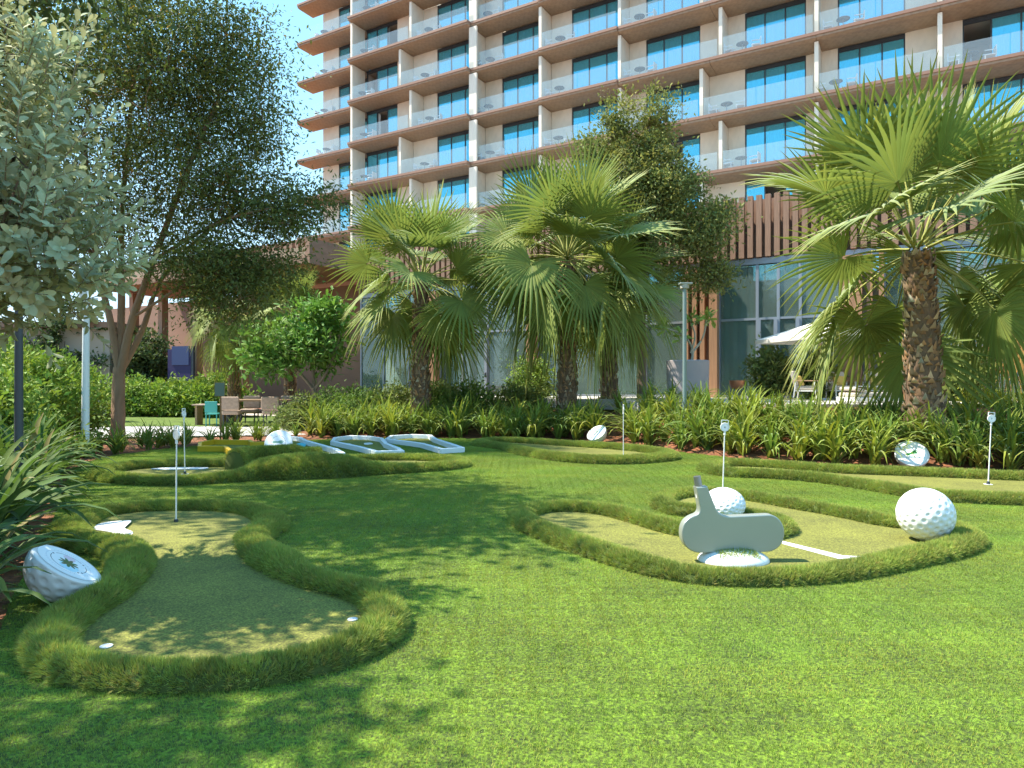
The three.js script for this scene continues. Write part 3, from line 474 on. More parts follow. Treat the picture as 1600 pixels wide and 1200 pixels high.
// low curbs that frame the four small lanes
function curb(label, px, mat, h, w, closed) {
  const g = thing('lane_curb', label, 'golf lane', 0, 0, 0), pts = px.map(p => G(...p)), N = pts.length;
  for (let i = 0; i < (closed ? N : N - 1); i++) { const a = pts[i], b = pts[(i + 1) % N], L = Math.hypot(a[0] - b[0], a[1] - b[1]); box('curb_board', L + w * 0.7, h, w + (i % 2) * 0.006, (a[0] + b[0]) / 2, h / 2 + (i % 3) * 0.002, -(a[1] + b[1]) / 2, mat, g, 0.012).rotation.y = Math.atan2(b[1] - a[1], b[0] - a[0]); }
  part('lane_turf', shapeSheet(pts, 2), greenMat, g, [0, 0.012, 0]);
}
const lilac = std([0.72, 0.77, 0.8], 0.5), yellow = std([0.62, 0.4, 0.02], 0.45);
curb('yellow curb framing a small putting lane beside the turf hump', [[366, 717], [352, 706], [312, 706], [313, 699], [333, 695], [390, 696], [394, 699], [440, 699], [440, 716]], yellow, 0.14, 0.09, true);
curb('white curb lane with a turquoise pad, beside the grey green half ball', [[419, 701], [432, 690], [452, 688], [469, 690], [478, 695], [524, 709], [535, 716], [490, 717], [464, 711]], lilac, 0.12, 0.11, true);
curb('white curb lane with two plain pads, between the other white lanes', [[520, 696], [524, 690], [548, 687], [578, 688], [596, 691], [603, 700], [622, 708], [628, 712], [588, 713], [560, 705]], lilac, 0.12, 0.11, true);
curb('white curb lane with stepped sides, beside the open lawn', [[605, 692], [612, 687], [642, 685], [672, 686], [680, 692], [700, 699], [722, 707], [690, 709], [660, 700], [632, 696]], lilac, 0.12, 0.11, true);
{ const t = pad('turquoise_pad', 'small turquoise pad inside the white curb lane', 'pad', [[463, 695], [470, 693], [478, 696], [474, 698], [466, 698]], 0.02, 0.02); t.material = std([0.02, 0.5, 0.62], 0.4); }
for (const [l, q] of [['pale oblong pad in the middle white lane by its rounded end', [[532, 694], [542, 693], [550, 695], [540, 697]]], ['pale oblong pad in the middle white lane by its long side', [[570, 692.5], [578, 692], [582, 694], [572, 695]]]]) pad('lane_pad', l, 'pad', q, 0.02);

// ------------------------------------------------------------------ lamp posts and signs
{
  const w = thing('camera_post', 'slim white post with a boxy head and bracket beside the lawn edge', 'post', -9.52, 0, 15.25); part('post', new THREE.CylinderGeometry(0.066, 0.085, 3.55, 20), M.white, w, [0, 1.77, 0], [0, 0, -0.008]);
  box('head_box', 0.13, 0.46, 0.13, -0.05, 3.52, 0, M.white, w, 0.02); box('bracket', 0.26, 0.03, 0.06, 0.14, 3.5, 0.02, M.white, w); part('camera', new THREE.CylinderGeometry(0.065, 0.05, 0.09, 16), M.steel, w, [0.22, 3.43, 0.02]);
  const k = thing('dark_post', 'slim dark grey post rising into the silvery tree', 'post', -6.5, 0, 9); part('post', new THREE.CylinderGeometry(0.045, 0.055, 3.1, 16), std([0.06, 0.07, 0.08], 0.5), k, [0, 1.55, 0]); part('cap', new THREE.CylinderGeometry(0.09, 0.09, 0.06, 16), M.dark, k, [0, 3.12, 0]);
  const l = thing('garden_lamp', 'grey green lamp post with a flat disc head among the strap plants', 'lamp post', 4.2, terrain(4.45, 17.6), 17.6); part('post', new THREE.CylinderGeometry(0.05, 0.055, 3.6, 18), std([0.22, 0.29, 0.28], 0.4, 0.2), l, [0.25, 1.8, 0]); part('lamp_head', new THREE.CylinderGeometry(0.11, 0.11, 0.1, 20), std([0.42, 0.4, 0.34], 0.5), l, [0.25, 3.64, 0]); box('head_cap', 0.32, 0.04, 0.22, 0.27, 3.71, 0, M.steel, l, 0.01);
  const s = thing('garden_sign', 'small green framed sign on a rusty stake', 'sign', -8.0, 0, 18.75, 0.1); part('stake', new THREE.CylinderGeometry(0.022, 0.022, 1.35, 8), std([0.35, 0.16, 0.06], 0.8), s, [0, 0.68, 0]); box('board', 0.25, 0.36, 0.02, -0.02, 1.45, 0.02, std([0.18, 0.22, 0.17], 0.35), s); box('board_frame', 0.28, 0.39, 0.015, -0.02, 1.45, 0.005, std([0.35, 0.25, 0.08], 0.5), s);
}

// ------------------------------------------------------------------ strap-leaved bed plants
const strapCol = [0.16, 0.24, 0.03];
function strapLeaf(mb, R, az, len, wid, el, arch, c, base) {
  const N = 7; let prev = null; const h = V(Math.cos(az), 0, Math.sin(az)), s = V(-Math.sin(az), 0, Math.cos(az)); let p = base.clone(), e = el; const tw = (R() - .5) * 0.5;
  for (let i = 0; i <= N; i++) {
    const t = i / N, w = wid / 2 * (t < 0.15 ? 0.6 + t * 2.6 : Math.pow(1 - (t - 0.15) / 0.86, 0.6)), f = w * 0.35, dir = V(h.x * Math.cos(e), Math.sin(e), h.z * Math.cos(e)), n = V(-h.x * Math.sin(e), Math.cos(e), -h.z * Math.sin(e)), ss = s.clone().addScaledVector(n, tw * t);
    const r = [mb.v(p.x - ss.x * w + n.x * f, p.y - ss.y * w + n.y * f, p.z - ss.z * w + n.z * f, c), mb.v(p.x, p.y, p.z, [c[0] * 1.12, c[1] * 1.1, c[2] * 1.1]), mb.v(p.x + ss.x * w + n.x * f, p.y + ss.y * w + n.y * f, p.z + ss.z * w + n.z * f, c)];
    if (prev) { mb.q(prev[0], prev[1], r[1], r[0]); mb.q(prev[1], prev[2], r[2], r[1]); }
    prev = r; p = p.clone().addScaledVector(dir, len / N); e -= arch * (0.3 + t * 1.9) / N;
  }
}
const strapVariant = (seed, split, col, n, up, wide = 1) => {
  const R = rng(seed), g = new THREE.Group(); let mb = new MB();
  for (let i = 0; i < n; i++) {
    const inner = i / n, len = (0.8 + R() * 0.55) * (1 - inner * 0.12), c = vary(col, R, 0.28); if (R() < 0.035) { c[0] = 0.26; c[1] = 0.22; c[2] = 0.07; }
    strapLeaf(mb, R, R() * 6.2832, len, (0.055 + R() * 0.035) * wide, lerp(0.6, 1.5, inner) + (R() - .5) * 0.25 + up, lerp(1.9, 0.9, inner) + (R() - .5) * 0.7, c, V((R() - .5) * 0.16, -0.02 + R() * 0.18, (R() - .5) * 0.16));
    if (split) { part('leaf', mb.geo(), M.strap, g); mb = new MB(); }
  }
  if (!split) part('foliage', mb.geo(), M.strap, g);
  return g;
};
const strapA = [1, 2, 3, 4, 5, 6].map(s => strapVariant(500 + s, false, s % 2 ? strapCol : [0.24, 0.29, 0.03], 34, 0.12));
const strapB = [1, 2, 3].map(s => strapVariant(540 + s, true, [0.085, 0.15, 0.02], 22, 0.08, 1.9));
{
  const R = rng(55), es = smoothOpen(edge, 420), put = (list, name, label, group, x, d, s) => { const o = list[Math.floor(R() * list.length)].clone(); o.name = numbered(name); tag(o, label, 'plant', group); o.position.set(x, terrain(x, d) - 0.02, -d); o.rotation.y = R() * 6.28; o.scale.setScalar(s); scene.add(o); };
  let acc = 0;
  for (let i = 1; i < es.length; i++) {
    const a = es[i - 1], b = es[i], L = Math.hypot(b[0] - a[0], b[1] - a[1]); acc += L; const step = b[1] < 13 && b[0] < 0 ? 0.5 : 0.36; if (acc < step) continue; acc = 0;
    const ox = -(b[1] - a[1]) / L, od = (b[0] - a[0]) / L, [x, d] = b;
    if (d < 4.2 || x > 12.5) continue;
    if (x < 0 && d < 13.2) { for (const o of [0.4, 1.0, 1.7]) { const qx = x + ox * o + (R() - .5) * .3, qd = d + od * o + (R() - .5) * .3; if (Math.abs(qx) < qd * 0.75 + 1.1) put(strapB, 'border_plant', 'dark strap-leaved plant in the shaded border along the lawn side', 'strap plants in the shaded side border', qx, qd, 0.85 + R() * 0.3); } continue; }
    const left = x < -5.6, rows = left ? [0.45, 0.95] : x > 3 ? [0.5, 1.0, 1.55, 2.15, 2.8] : [0.45, 1.0, 1.6, 2.3];
    for (const o of rows) {
      if (R() < (left ? 0.25 : 0.1)) continue; const qx = x + ox * o + (R() - .5) * .4, qd = d + od * o + (R() - .5) * .4;
      if (Math.hypot(qx - 7.7, qd - 13.15) < 0.62 || Math.hypot(qx - 2.32, qd - 18.75) < 0.6 || qd > 17.2 + (qx < 5 ? 9 : 0)) continue;
      put(strapA, left ? 'path_plant' : 'bed_plant', left ? 'sparse strap-leaved plant between the pale path and the lawn' : 'bright strap-leaved plant in the raised bed behind the lawn', left ? 'strap plants along the pale path' : 'strap plants in the raised bed', qx, qd, Math.min((left ? 0.6 : 0.95) * (0.8 + R() * 0.4), Math.max(0.42, ((qx > 5.8 + (qd - 14) * 0.2 && qx < 11 ? 1.22 : 1.62) + (R() - .5) * .3 - terrain(qx, qd)) / 1.0)));
    }
  }
}

// ------------------------------------------------------------------ palms
function frondGeo(R, hub, az, el, petLen, rad, droop, pitch, col, N) {
  const mbP = new MB(), mb = new MB(), h = V(Math.cos(az), 0, Math.sin(az)); let p = hub.clone(), e = el; const pts = [p.clone()];
  for (let i = 0; i < 5; i++) { p = p.clone().add(V(h.x * Math.cos(e), Math.sin(e), h.z * Math.cos(e)).multiplyScalar(petLen / 5)); pts.push(p.clone()); e -= 0.06 + droop * 0.04; }
  tube(mbP, pts, [0.032, 0.026, 0.022, 0.02, 0.018, 0.016], 5, [0.3, 0.3, 0.08]);
  const ee = e - pitch, a = V(h.x * Math.cos(ee), Math.sin(ee), h.z * Math.cos(ee)), n0 = V(-h.x * Math.sin(ee), Math.cos(ee), -h.z * Math.sin(ee)), tw = (R() - .5) * 1.8, s0 = a.clone().cross(n0), n = n0.clone().multiplyScalar(Math.cos(tw)).addScaledVector(s0, Math.sin(tw)), s = a.clone().cross(n), th = 2.15 + R() * 0.3, dt = 2 * th / N;
  const T = [0.03, 0.22, 0.4, 0.6, 0.78, 0.91, 1.0];
  for (let i = 0; i < N; i++) {
    const t0 = -th + (i + 0.5) * dt, dir = a.clone().multiplyScalar(Math.cos(t0)).addScaledVector(s, Math.sin(t0)).addScaledVector(n, 0.18 * Math.abs(Math.sin(t0)) + 0.04).normalize(), side = a.clone().multiplyScalar(-Math.sin(t0)).addScaledVector(s, Math.cos(t0));
    const len = rad * (0.66 + 0.34 * Math.cos(t0 * 0.62)) * (0.94 + R() * 0.12), c = vary(col, R, 0.16), tipDroop = (0.08 + R() * 1.0) * (0.05 + droop * 0.95), kink = (R() - .5) * 0.22; let prev = null;
    for (const t of T) {
      const w = t < 0.4 ? t * len * Math.tan(dt / 2) * 1.02 : 0.4 * len * Math.tan(dt / 2) * Math.pow(1 - (t - 0.4) / 0.6, 0.8) + 0.0012, f = w * 0.75;
      const q = p.clone().addScaledVector(dir, len * t); q.y -= len * (droop * 0.16 * t * t + tipDroop * Math.pow(Math.max(0, t - 0.42) * 1.72, 1.8) * 0.5); q.addScaledVector(side, kink * len * Math.max(0, t - 0.55));
      const cc = t > 0.9 ? [c[0] * 1.3, c[1] * 1.08, c[2]] : c;
      const r = [mb.v(q.x - side.x * w, q.y - side.y * w, q.z - side.z * w, cc), mb.v(q.x + n.x * f, q.y + n.y * f, q.z + n.z * f, cc), mb.v(q.x + side.x * w, q.y + side.y * w, q.z + side.z * w, cc)];
      if (prev) { mb.q(prev[0], prev[1], r[1], r[0]); mb.q(prev[1], prev[2], r[2], r[1]); }
      prev = r;
    }
  }
  return [mb.geo(), mbP.geo()];
}
function palm(label, x, d, hubH, trunkR, rad, nf, seed, o = {}) {
  const R = rng(seed), y0 = terrain(x, d) - 0.05, H = hubH - y0, g = thing('fan_palm', label, 'palm tree', x, y0, d, 0), mb = new MB(), lean = o.lean || 0;
  const pts = [], rr = []; for (let i = 0; i <= 10; i++) { const t = i / 10; pts.push(V(lean * t * t, H * t * 0.98, 0)); rr.push(trunkR * (1.12 - 0.3 * t + 0.25 * Math.pow(1 - t, 6))); }
  tube(mb, pts, rr, 14, [0.16, 0.1, 0.06], R);
  for (let yy = 0.1; yy < H * 0.97; yy += 0.062) { const off = R() * 6; for (let k = 0; k < 11; k++) { if (R() < 0.12) continue; const t = yy / H, r = trunkR * (1.12 - 0.3 * t + 0.25 * Math.pow(1 - t, 6)) * 0.97, a = k * 0.571 + off + (R() - .5) * 0.5, out = V(Math.cos(a), 0, Math.sin(a)), sd = V(-Math.sin(a), 0, Math.cos(a)), b = out.clone().multiplyScalar(r).add(V(lean * t * t, yy + (R() - .5) * .05, 0)), wd = trunkR * (0.12 + R() * 0.2), hh = 0.06 + R() * 0.14, pr = 0.02 + R() * 0.075, c = vary(R() < 0.2 ? [0.5, 0.38, 0.24] : [0.33, 0.2, 0.11], R, 0.4);
    const i0 = mb.v(b.x - sd.x * wd, b.y, b.z - sd.z * wd, c), i1 = mb.v(b.x + sd.x * wd, b.y, b.z + sd.z * wd, c), i2 = mb.v(b.x + out.x * pr + sd.x * (R() - .5) * .04, b.y + hh, b.z + out.z * pr + sd.z * (R() - .5) * .04, c), i3 = mb.v(b.x + out.x * pr * .9, b.y + hh * 0.1, b.z + out.z * pr * .9, [c[0] * .8, c[1] * .8, c[2] * .8]); mb.t(i0, i3, i2); mb.t(i3, i1, i2); mb.t(i0, i1, i3); } }
  part('trunk', mb.geo(), M.bark, g);
  const hub = V(lean, H, 0);
  for (let i = 0; i < nf; i++) {
    const t = (i + 0.5) / nf, az = i * 2.39996 + (R() - .5) * 0.5, el = lerp(1.4, o.low ?? -0.85, Math.pow(t, 0.95)) + (R() - .5) * 0.35, dr = lerp(0.0, 1.25, Math.pow(t, 1.5)), dead = o.dead && t > 1 - o.dead;
    if (o.clear && Math.sin(az) > 0.1 && Math.abs(Math.cos(az)) < 0.8 && el < o.clear) continue;
    if (o.open && Math.cos(az) < -0.45 && Math.sin(az) > -0.3 && el < 0.22) continue;
    const col = dead ? [0.36, 0.22, 0.06] : vary([0.22, 0.28, 0.055], R, 0.12);
    const [bg, pg] = frondGeo(R, hub.clone().add(V(Math.cos(az) * trunkR * .5, lerp(0.25, -0.25, t), Math.sin(az) * trunkR * .5)), az, el, rad * lerp(0.36, 0.55, R()), rad * lerp(0.42, 0.54, R()), dr, lerp(-0.1, 0.35, t) + (R() - .5) * .5, col, 36);
    const f = part('frond', bg, M.frond, g); part('petiole', pg, M.bark, f);
  }
  return g;
}
palm('large fan palm with a thick shaggy trunk by the patio', 8.6, 14.25, 4.4, 0.31, 3.95, 46, 801, { lean: -0.15, clear: 0.12, open: true });
palm('broad fan palm standing next to the green tree, centre of the raised bed', 1.75, 21.6, 5.6, 0.25, 3.75, 42, 802);
palm('shorter fan palm tucked beside the lamp post and green tree', 3.3, 23.2, 4.9, 0.23, 3.0, 30, 803);
palm('fan palm with a bare criss-cross trunk above the low hedge', -3.0, 22.5, 5.0, 0.25, 3.3, 40, 804, { clear: -0.05 });
palm('small bright fan palm rising behind the leafy bush', -9.1, 28, 4.4, 0.18, 2.0, 22, 805, { low: 0.1 });
palm('fan palm with hanging fronds beside the brown columns', -11.6, 28.5, 4.6, 0.2, 2.5, 26, 806, { low: -1.0 });
palm('fan palm with dry orange fronds beside the glass doors', 15.4, 19.5, 4.5, 0.22, 2.9, 26, 807, { dead: 0.25 });

// ------------------------------------------------------------------ trees and shrubs
function tree(name, label, cat, x, d, o) {
  const R = rng(o.seed), y0 = o.y0 ?? terrain(x, d) - 0.05, g = thing(name, label, cat, x, y0, d, 0, o.group), mb = new MB(), nodes = [];
  for (const br of o.branches) {
    const c = new THREE.CatmullRomCurve3(br.p.map(q => V(...q))), n = br.n || 10, pts = c.getPoints(n), rr = pts.map((_, i) => lerp(br.r[0], br.r[1], i / n)); tube(mb, pts, rr, br.s || 9, o.bark || [0.2, 0.13, 0.085], R); pts.forEach((p, i) => { if (i > n * 0.35) nodes.push(p); });
  }
  const cb = new MB(), L = o.leaf;
  for (const bl of o.blobs) {
    for (let k = 0; k < bl.n; k++) {
      const u = rdir(R), rr = Math.pow(R(), bl.pw || 0.45), c = V(bl.c[0] + u.x * bl.r[0] * rr, bl.c[1] + u.y * bl.r[1] * rr, bl.c[2] + u.z * bl.r[2] * rr);
      if (o.twigs !== false) { let best = null, bd = 1e9; for (const nd of nodes) { const q = nd.distanceToSquared(c) + (nd.y > c.y ? 1.5 : 0); if (q < bd) { bd = q; best = nd; } } if (best && R() < (o.twigs || 0.6)) { const m = best.clone().lerp(c, 0.5).add(V((R() - .5) * .3, -0.1 - R() * .2, (R() - .5) * .3)); const tr = 0.008 + 0.006 * Math.sqrt(bd); tube(mb, [best, m, c], [tr, tr * .6, 0.005], 4, o.bark || [0.2, 0.13, 0.085]); nodes.push(m); } }
      const tone = vary(L.col, R, 0.22), nl = Math.round(L.per * (0.6 + R() * 0.8)), cr = L.cr * (0.6 + R() * 0.8);
      for (let i = 0; i < nl; i++) {
        const off = V(gauss(R), gauss(R) * 0.75, gauss(R)).multiplyScalar(cr * 0.5), p = c.clone().add(off), dir = off.clone().normalize().multiplyScalar(0.7).add(rdir(R)).add(V(0, L.up ?? -0.25, 0)).normalize(), nor = rdir(R).add(V(0, 0.9, 0)).normalize();
        let cc = vary(tone, R, 0.2); if (L.odd && R() < L.odd) cc = [0.34, 0.22, 0.03];
        const ln = L.len * (0.65 + R() * 0.7); (L.broad ? paddle : leaf)(cb, p, dir, nor, ln, ln * L.asp, cc, 0.25, L.broad ? 0.2 : 0);
      }
    }
  }
  part('trunk', mb.geo(), M.bark, g); part('crown', cb.geo(), o.mat || M.leaf, g); return g;
}
// the big spreading tree at the left
tree('spreading_tree', 'big spreading tree with a forked trunk behind the white post', 'tree', -10.75, 18.6, {
  seed: 901, bark: [0.32, 0.2, 0.12], leaf: { len: 0.125, asp: 0.36, per: 92, cr: 0.72, col: [0.14, 0.175, 0.035], odd: 0.03, up: -0.3 }, twigs: 0.7,
  branches: [{ p: [[0, 0, 0], [0.02, 0.9, 0], [0.05, 2.1, 0]], r: [0.19, 0.15], s: 12 }, { p: [[0.05, 2.0, 0], [-0.1, 3.2, 0.1], [-0.45, 5, 0.2], [-0.8, 8.5, 0.2]], r: [0.11, 0.05] }, { p: [[0.03, 2.0, 0], [0.05, 3.5, -0.1], [0.0, 6, -0.2], [0.2, 10, -0.4]], r: [0.12, 0.05] }, { p: [[0.1, 2.0, 0.02], [0.4, 3.2, 0.1], [1.1, 5, 0.2], [2.0, 7.4, 0.2], [2.8, 9.5, 0]], r: [0.12, 0.045] }, { p: [[0.1, 2.0, 0], [0.5, 3.1, -0.3], [0.9, 4.6, -0.6], [2.6, 6.4, -0.8], [4.4, 7.2, -0.7]], r: [0.09, 0.03] }, { p: [[-0.45, 5, 0.2], [-2, 7, 0.3], [-3.6, 8.4, 0]], r: [0.06, 0.03] }, { p: [[1.1, 5, 0.2], [3.2, 5.9, 0.8], [4.6, 6.2, 1.0]], r: [0.05, 0.02] }, { p: [[0.4, 3.4, 0.1], [2.4, 4.4, 0.6], [3.6, 4.7, 0.8]], r: [0.04, 0.015] }],
  blobs: [{ c: [0.1, 10.6, 0], r: [3.2, 2.6, 2.4], n: 240 }, { c: [2.3, 9.2, 0.2], r: [2.0, 2.4, 2], n: 135 }, { c: [3.3, 10.3, 0], r: [1.3, 1.8, 1.4], n: 60 }, { c: [-2.6, 8.6, 0.2], r: [2.6, 2.8, 2.2], n: 130 }, { c: [1.2, 6.9, 0.3], r: [2.6, 1.7, 2], n: 125 }, { c: [3.6, 6.6, 0.2], r: [1.5, 1.0, 1.4], n: 70 }, { c: [4.9, 6.2, 0.4], r: [1.0, 0.65, 0.8], n: 34 }, { c: [5.7, 6.4, 0.4], r: [0.5, 0.35, 0.5], n: 10 }, { c: [2.6, 4.9, 0.5], r: [1.9, 0.75, 1.6], n: 60 }, { c: [3.3, 4.6, 0.3], r: [1.7, 0.85, 1.4], n: 80 }, { c: [-1.6, 5.6, 0.3], r: [1.8, 1.1, 1.6], n: 50 }, { c: [3.9, 8.3, 0], r: [0.8, 0.9, 0.9], n: 22 }, { c: [0.9, 13, 0], r: [3, 1.5, 2], n: 60 }, { c: [3.2, 3.7, 0.3], r: [1.6, 0.55, 1.2], n: 22 }],
});
// silver-leaved tree reaching in from the left
{
  const R = rng(910), g = thing('silvery_tree', 'silver green broad-leaved tree reaching over the shaded border', 'tree', -4.55, -0.05, 5.7), mb = new MB(), cb = new MB();
  tube(mb, [V(-0.1, 0, 0), V(-0.05, 1.2, 0), V(0.05, 2.2, -0.05), V(0.1, 3.4, 0)], [0.1, 0.08, 0.07, 0.03], 9, [0.17, 0.13, 0.1], R);
  const blobs = [[0.1, 3.3, 0, 0.95, 0.95, 0.9, 330], [0.25, 2.65, 0, 0.95, 0.55, 0.8, 150], [0.15, 4.2, 0, 0.72, 0.5, 0.7, 110], [-0.75, 3.4, 0, 0.8, 1.2, 0.9, 160], [0.62, 2.55, -0.1, 0.55, 0.35, 0.5, 40]];
  for (const [cx, cy, cz, rx, ry, rz, n] of blobs) for (let k = 0; k < n; k++) {
    const u = rdir(R), rr = Math.pow(R(), 0.35), st = V(cx + u.x * rx * rr, cy + u.y * ry * rr, cz + u.z * rz * rr), dir = u.clone().multiplyScalar(0.7).add(V(0, cy > 4 ? 1.2 : 0.45, 0)).add(rdir(R).multiplyScalar(0.35)).normalize(), L = 0.2 + R() * R() * 0.5 + (cy > 4 && R() < 0.3 ? 0.3 : 0), [a, b] = frame(dir), nl = 11 + Math.floor(R() * 6), tone = vary([0.44, 0.48, 0.27], R, 0.18);
    tube(mb, [st, st.clone().addScaledVector(dir, L)], [0.005, 0.003], 4, [0.25, 0.22, 0.15]);
    for (let i = 0; i < nl; i++) { const t = (i + 0.3) / nl, an = i * 2.4, o = a.clone().multiplyScalar(Math.cos(an)).addScaledVector(b, Math.sin(an)), ld = o.clone().multiplyScalar(lerp(1.1, 0.5, t)).addScaledVector(dir, lerp(0.35, 1, t)).normalize(), nn = dir.clone().multiplyScalar(1).addScaledVector(o, -0.4).normalize(), ln = (0.085 + R() * 0.05) * (t > 0.85 ? 0.65 : 1); paddle(cb, st.clone().addScaledVector(dir, L * t), ld, nn, ln, ln * 0.46, vary(tone, R, 0.14), 0.3, 0.12); }
  }
  for (let k = 0; k < 26; k++) { const a = R() * 6.28; tube(mb, [V(0.05, 2 + R() * 1.2, 0), V(0.1 + Math.cos(a) * .4, 2.7 + R(), Math.sin(a) * .4), V(0.1 + Math.cos(a) * .8, 3 + R(), Math.sin(a) * .7)], [0.025, 0.015, 0.007], 5, [0.17, 0.13, 0.1]); }
  part('trunk', mb.geo(), M.bark, g); part('crown', cb.geo(), M.silver, g);
}
// the upright green tree in front of the tower
tree('upright_tree', 'upright green tree with a lobed crown between the palms and tower', 'tree', 4.55, 24, {
  seed: 920, bark: [0.18, 0.13, 0.09], leaf: { len: 0.14, asp: 0.42, per: 105, cr: 0.5, col: [0.24, 0.26, 0.06], up: 0.25 }, twigs: 0.4,
  branches: [{ p: [[0, 0, 0], [0, 3, 0], [0.1, 7, 0], [0.3, 10, 0]], r: [0.18, 0.04] }, { p: [[0, 2.5, 0], [-0.8, 5, 0], [-1.0, 9, 0]], r: [0.09, 0.03] }, { p: [[0.05, 3, 0], [1.2, 5, 0.2], [2.3, 5.8, 0.3]], r: [0.08, 0.03] }],
  blobs: [{ c: [0.4, 9.6, 0], r: [0.7, 1.4, 0.8], n: 40 }, { c: [-0.85, 9.5, 0.1], r: [0.42, 1.15, 0.5], n: 22 }, { c: [-0.2, 7.7, 0], r: [1.6, 1.6, 1.3], n: 105 }, { c: [0.9, 7.3, 0], r: [1.3, 1.6, 1.2], n: 80 }, { c: [0, 5.8, 0.1], r: [2.0, 1.6, 1.4], n: 110 }, { c: [1.9, 5.6, 0.3], r: [1.0, 0.8, 0.9], n: 42 }, { c: [2.5, 6.4, 0.3], r: [0.6, 0.7, 0.6], n: 20 }, { c: [2.2, 4.3, 0.4], r: [0.9, 0.45, 0.7], n: 26 }, { c: [-1.7, 8.9, 0], r: [0.4, 0.7, 0.4], n: 10 }],
});
tree('plumeria_bush', 'round bright green broad-leaved bush tree above the low hedge', 'tree', -7.3, 25.2, {
  seed: 930, bark: [0.26, 0.2, 0.14], leaf: { len: 0.26, asp: 0.36, per: 26, cr: 0.42, col: [0.15, 0.29, 0.04], broad: true, up: 0.3 }, twigs: 0.9,
  branches: [{ p: [[0, 0, 0], [0.05, 0.9, 0], [0, 1.5, 0]], r: [0.13, 0.1] }, { p: [[0, 1.4, 0], [-0.7, 2.3, 0.1], [-1.3, 3.2, 0]], r: [0.07, 0.03] }, { p: [[0, 1.4, 0], [0.6, 2.2, 0.2], [1.0, 3.4, 0.2]], r: [0.07, 0.03] }, { p: [[0, 1.4, 0], [-0.1, 2.8, -0.2], [0, 4, 0]], r: [0.07, 0.03] }],
  blobs: [{ c: [-0.4, 3.3, 0], r: [1.9, 1.25, 1.3], n: 105 }, { c: [-1.7, 2.6, 0.2], r: [0.9, 0.7, 0.8], n: 30 }, { c: [0.5, 4.1, 0], r: [0.9, 0.6, 0.8], n: 26 }],
});
// tall shade trees outside the picture, whose dappled shade lies on the lawn
const shade = { len: 0.17, asp: 0.5, per: 60, cr: 0.62, col: [0.08, 0.12, 0.03] };
tree('shade_tree', 'tall leafy shade tree past the silvery tree on the lawn side', 'tree', -8.6, 6.4, { seed: 941, leaf: shade, twigs: 0.3, branches: [{ p: [[0, 0, 0], [0.1, 3, 0], [0.5, 7, 0]], r: [0.2, 0.06] }, { p: [[0.1, 3, 0], [1.2, 5, -0.3], [2.4, 6.6, -0.6]], r: [0.09, 0.03] }], blobs: [{ c: [1.2, 7.2, 2.5], r: [1.9, 1.0, 1.3], n: 56 }, { c: [2.2, 7.5, -2.0], r: [2.1, 1.1, 1.7], n: 46 }] });
tree('shade_tree', 'tall leafy shade tree past the hedge and dark post', 'tree', -11, 11.5, { seed: 942, leaf: shade, twigs: 0.3, branches: [{ p: [[0, 0, 0], [0.2, 4, 0], [0.8, 9, 0]], r: [0.22, 0.06] }, { p: [[0.2, 4, 0], [1.6, 7, 0], [3, 9, 0]], r: [0.1, 0.03] }], blobs: [{ c: [1.2, 10.2, 0.3], r: [2.8, 1.8, 2.8], n: 105 }, { c: [3.1, 9.8, 1.3], r: [1.9, 1.1, 1.9], n: 42 }, { c: [-0.3, 9.2, -2.8], r: [2.3, 1.6, 2.2], n: 62 }] });
for (const [x, d, sd] of [[-13, 1.5, 951], [-14.5, -5, 952], [-18, 5.5, 953], [-20, -1, 954], [-9.5, -9, 955]]) tree('boundary_tree', 'leafy boundary tree beyond the lawn, mirrored in the glass front', 'tree', x, d, { seed: sd, group: 'boundary trees mirrored in the glass', leaf: { ...shade, len: 0.26, per: 40, cr: 0.8 }, twigs: 0.2, branches: [{ p: [[0, 0, 0], [0.1, 3, 0], [0.2, 6, 0]], r: [0.2, 0.06] }], blobs: [{ c: [0, 5.6, 0], r: [2.4, 3.2, 2.4], n: 110 }, { c: [0, 2, 0], r: [2, 1.8, 2], n: 50 }] });
// shrubs and hedges
function shrub(name, label, x, d, w, h, dp, seed, col, len, n, group, y0) {
  return tree(name, label, 'shrub', x, d, { seed, y0: y0 ?? terrain(x, d) - 0.03, group, twigs: 0.25, bark: [0.16, 0.12, 0.08], leaf: { len, asp: 0.45, per: 80, cr: 0.4, col, up: 0.3 }, branches: [{ p: [[0, 0, 0], [0.05, h * 0.3, 0], [0.1, h * 0.6, 0]], r: [0.05, 0.02], s: 6 }, { p: [[0, 0, 0], [-w * 0.3, h * 0.4, 0.1], [-w * 0.4, h * 0.6, 0]], r: [0.03, 0.015], s: 5 }], blobs: [{ c: [0, h * 0.52, 0], r: [w, h * 0.46, dp], n, pw: 0.4 }, { c: [0, h * 0.3, 0], r: [w * 0.9, h * 0.3, dp * 0.9], n: Math.round(n * 0.5), pw: 0.5 }] });
}
const yg = [0.21, 0.31, 0.035], mg = [0.13, 0.21, 0.03], olive = [0.17, 0.22, 0.045];
[[-11.3, 15.6, 1.5, 2.55, 1.1], [-12.6, 19, 1.3, 2.4, 0.9], [-13.2, 17, 1.6, 2.8, 1.2], [-9.6, 12.6, 0.9, 1.75, 0.9], [-10.6, 13.6, 1.0, 2.2, 1]].forEach((a, i) => shrub('hedge_bush', 'yellow green bush massed behind the white post', ...a, 950 + i, yg, 0.14, 62, 'yellow green bushes behind the white post'));
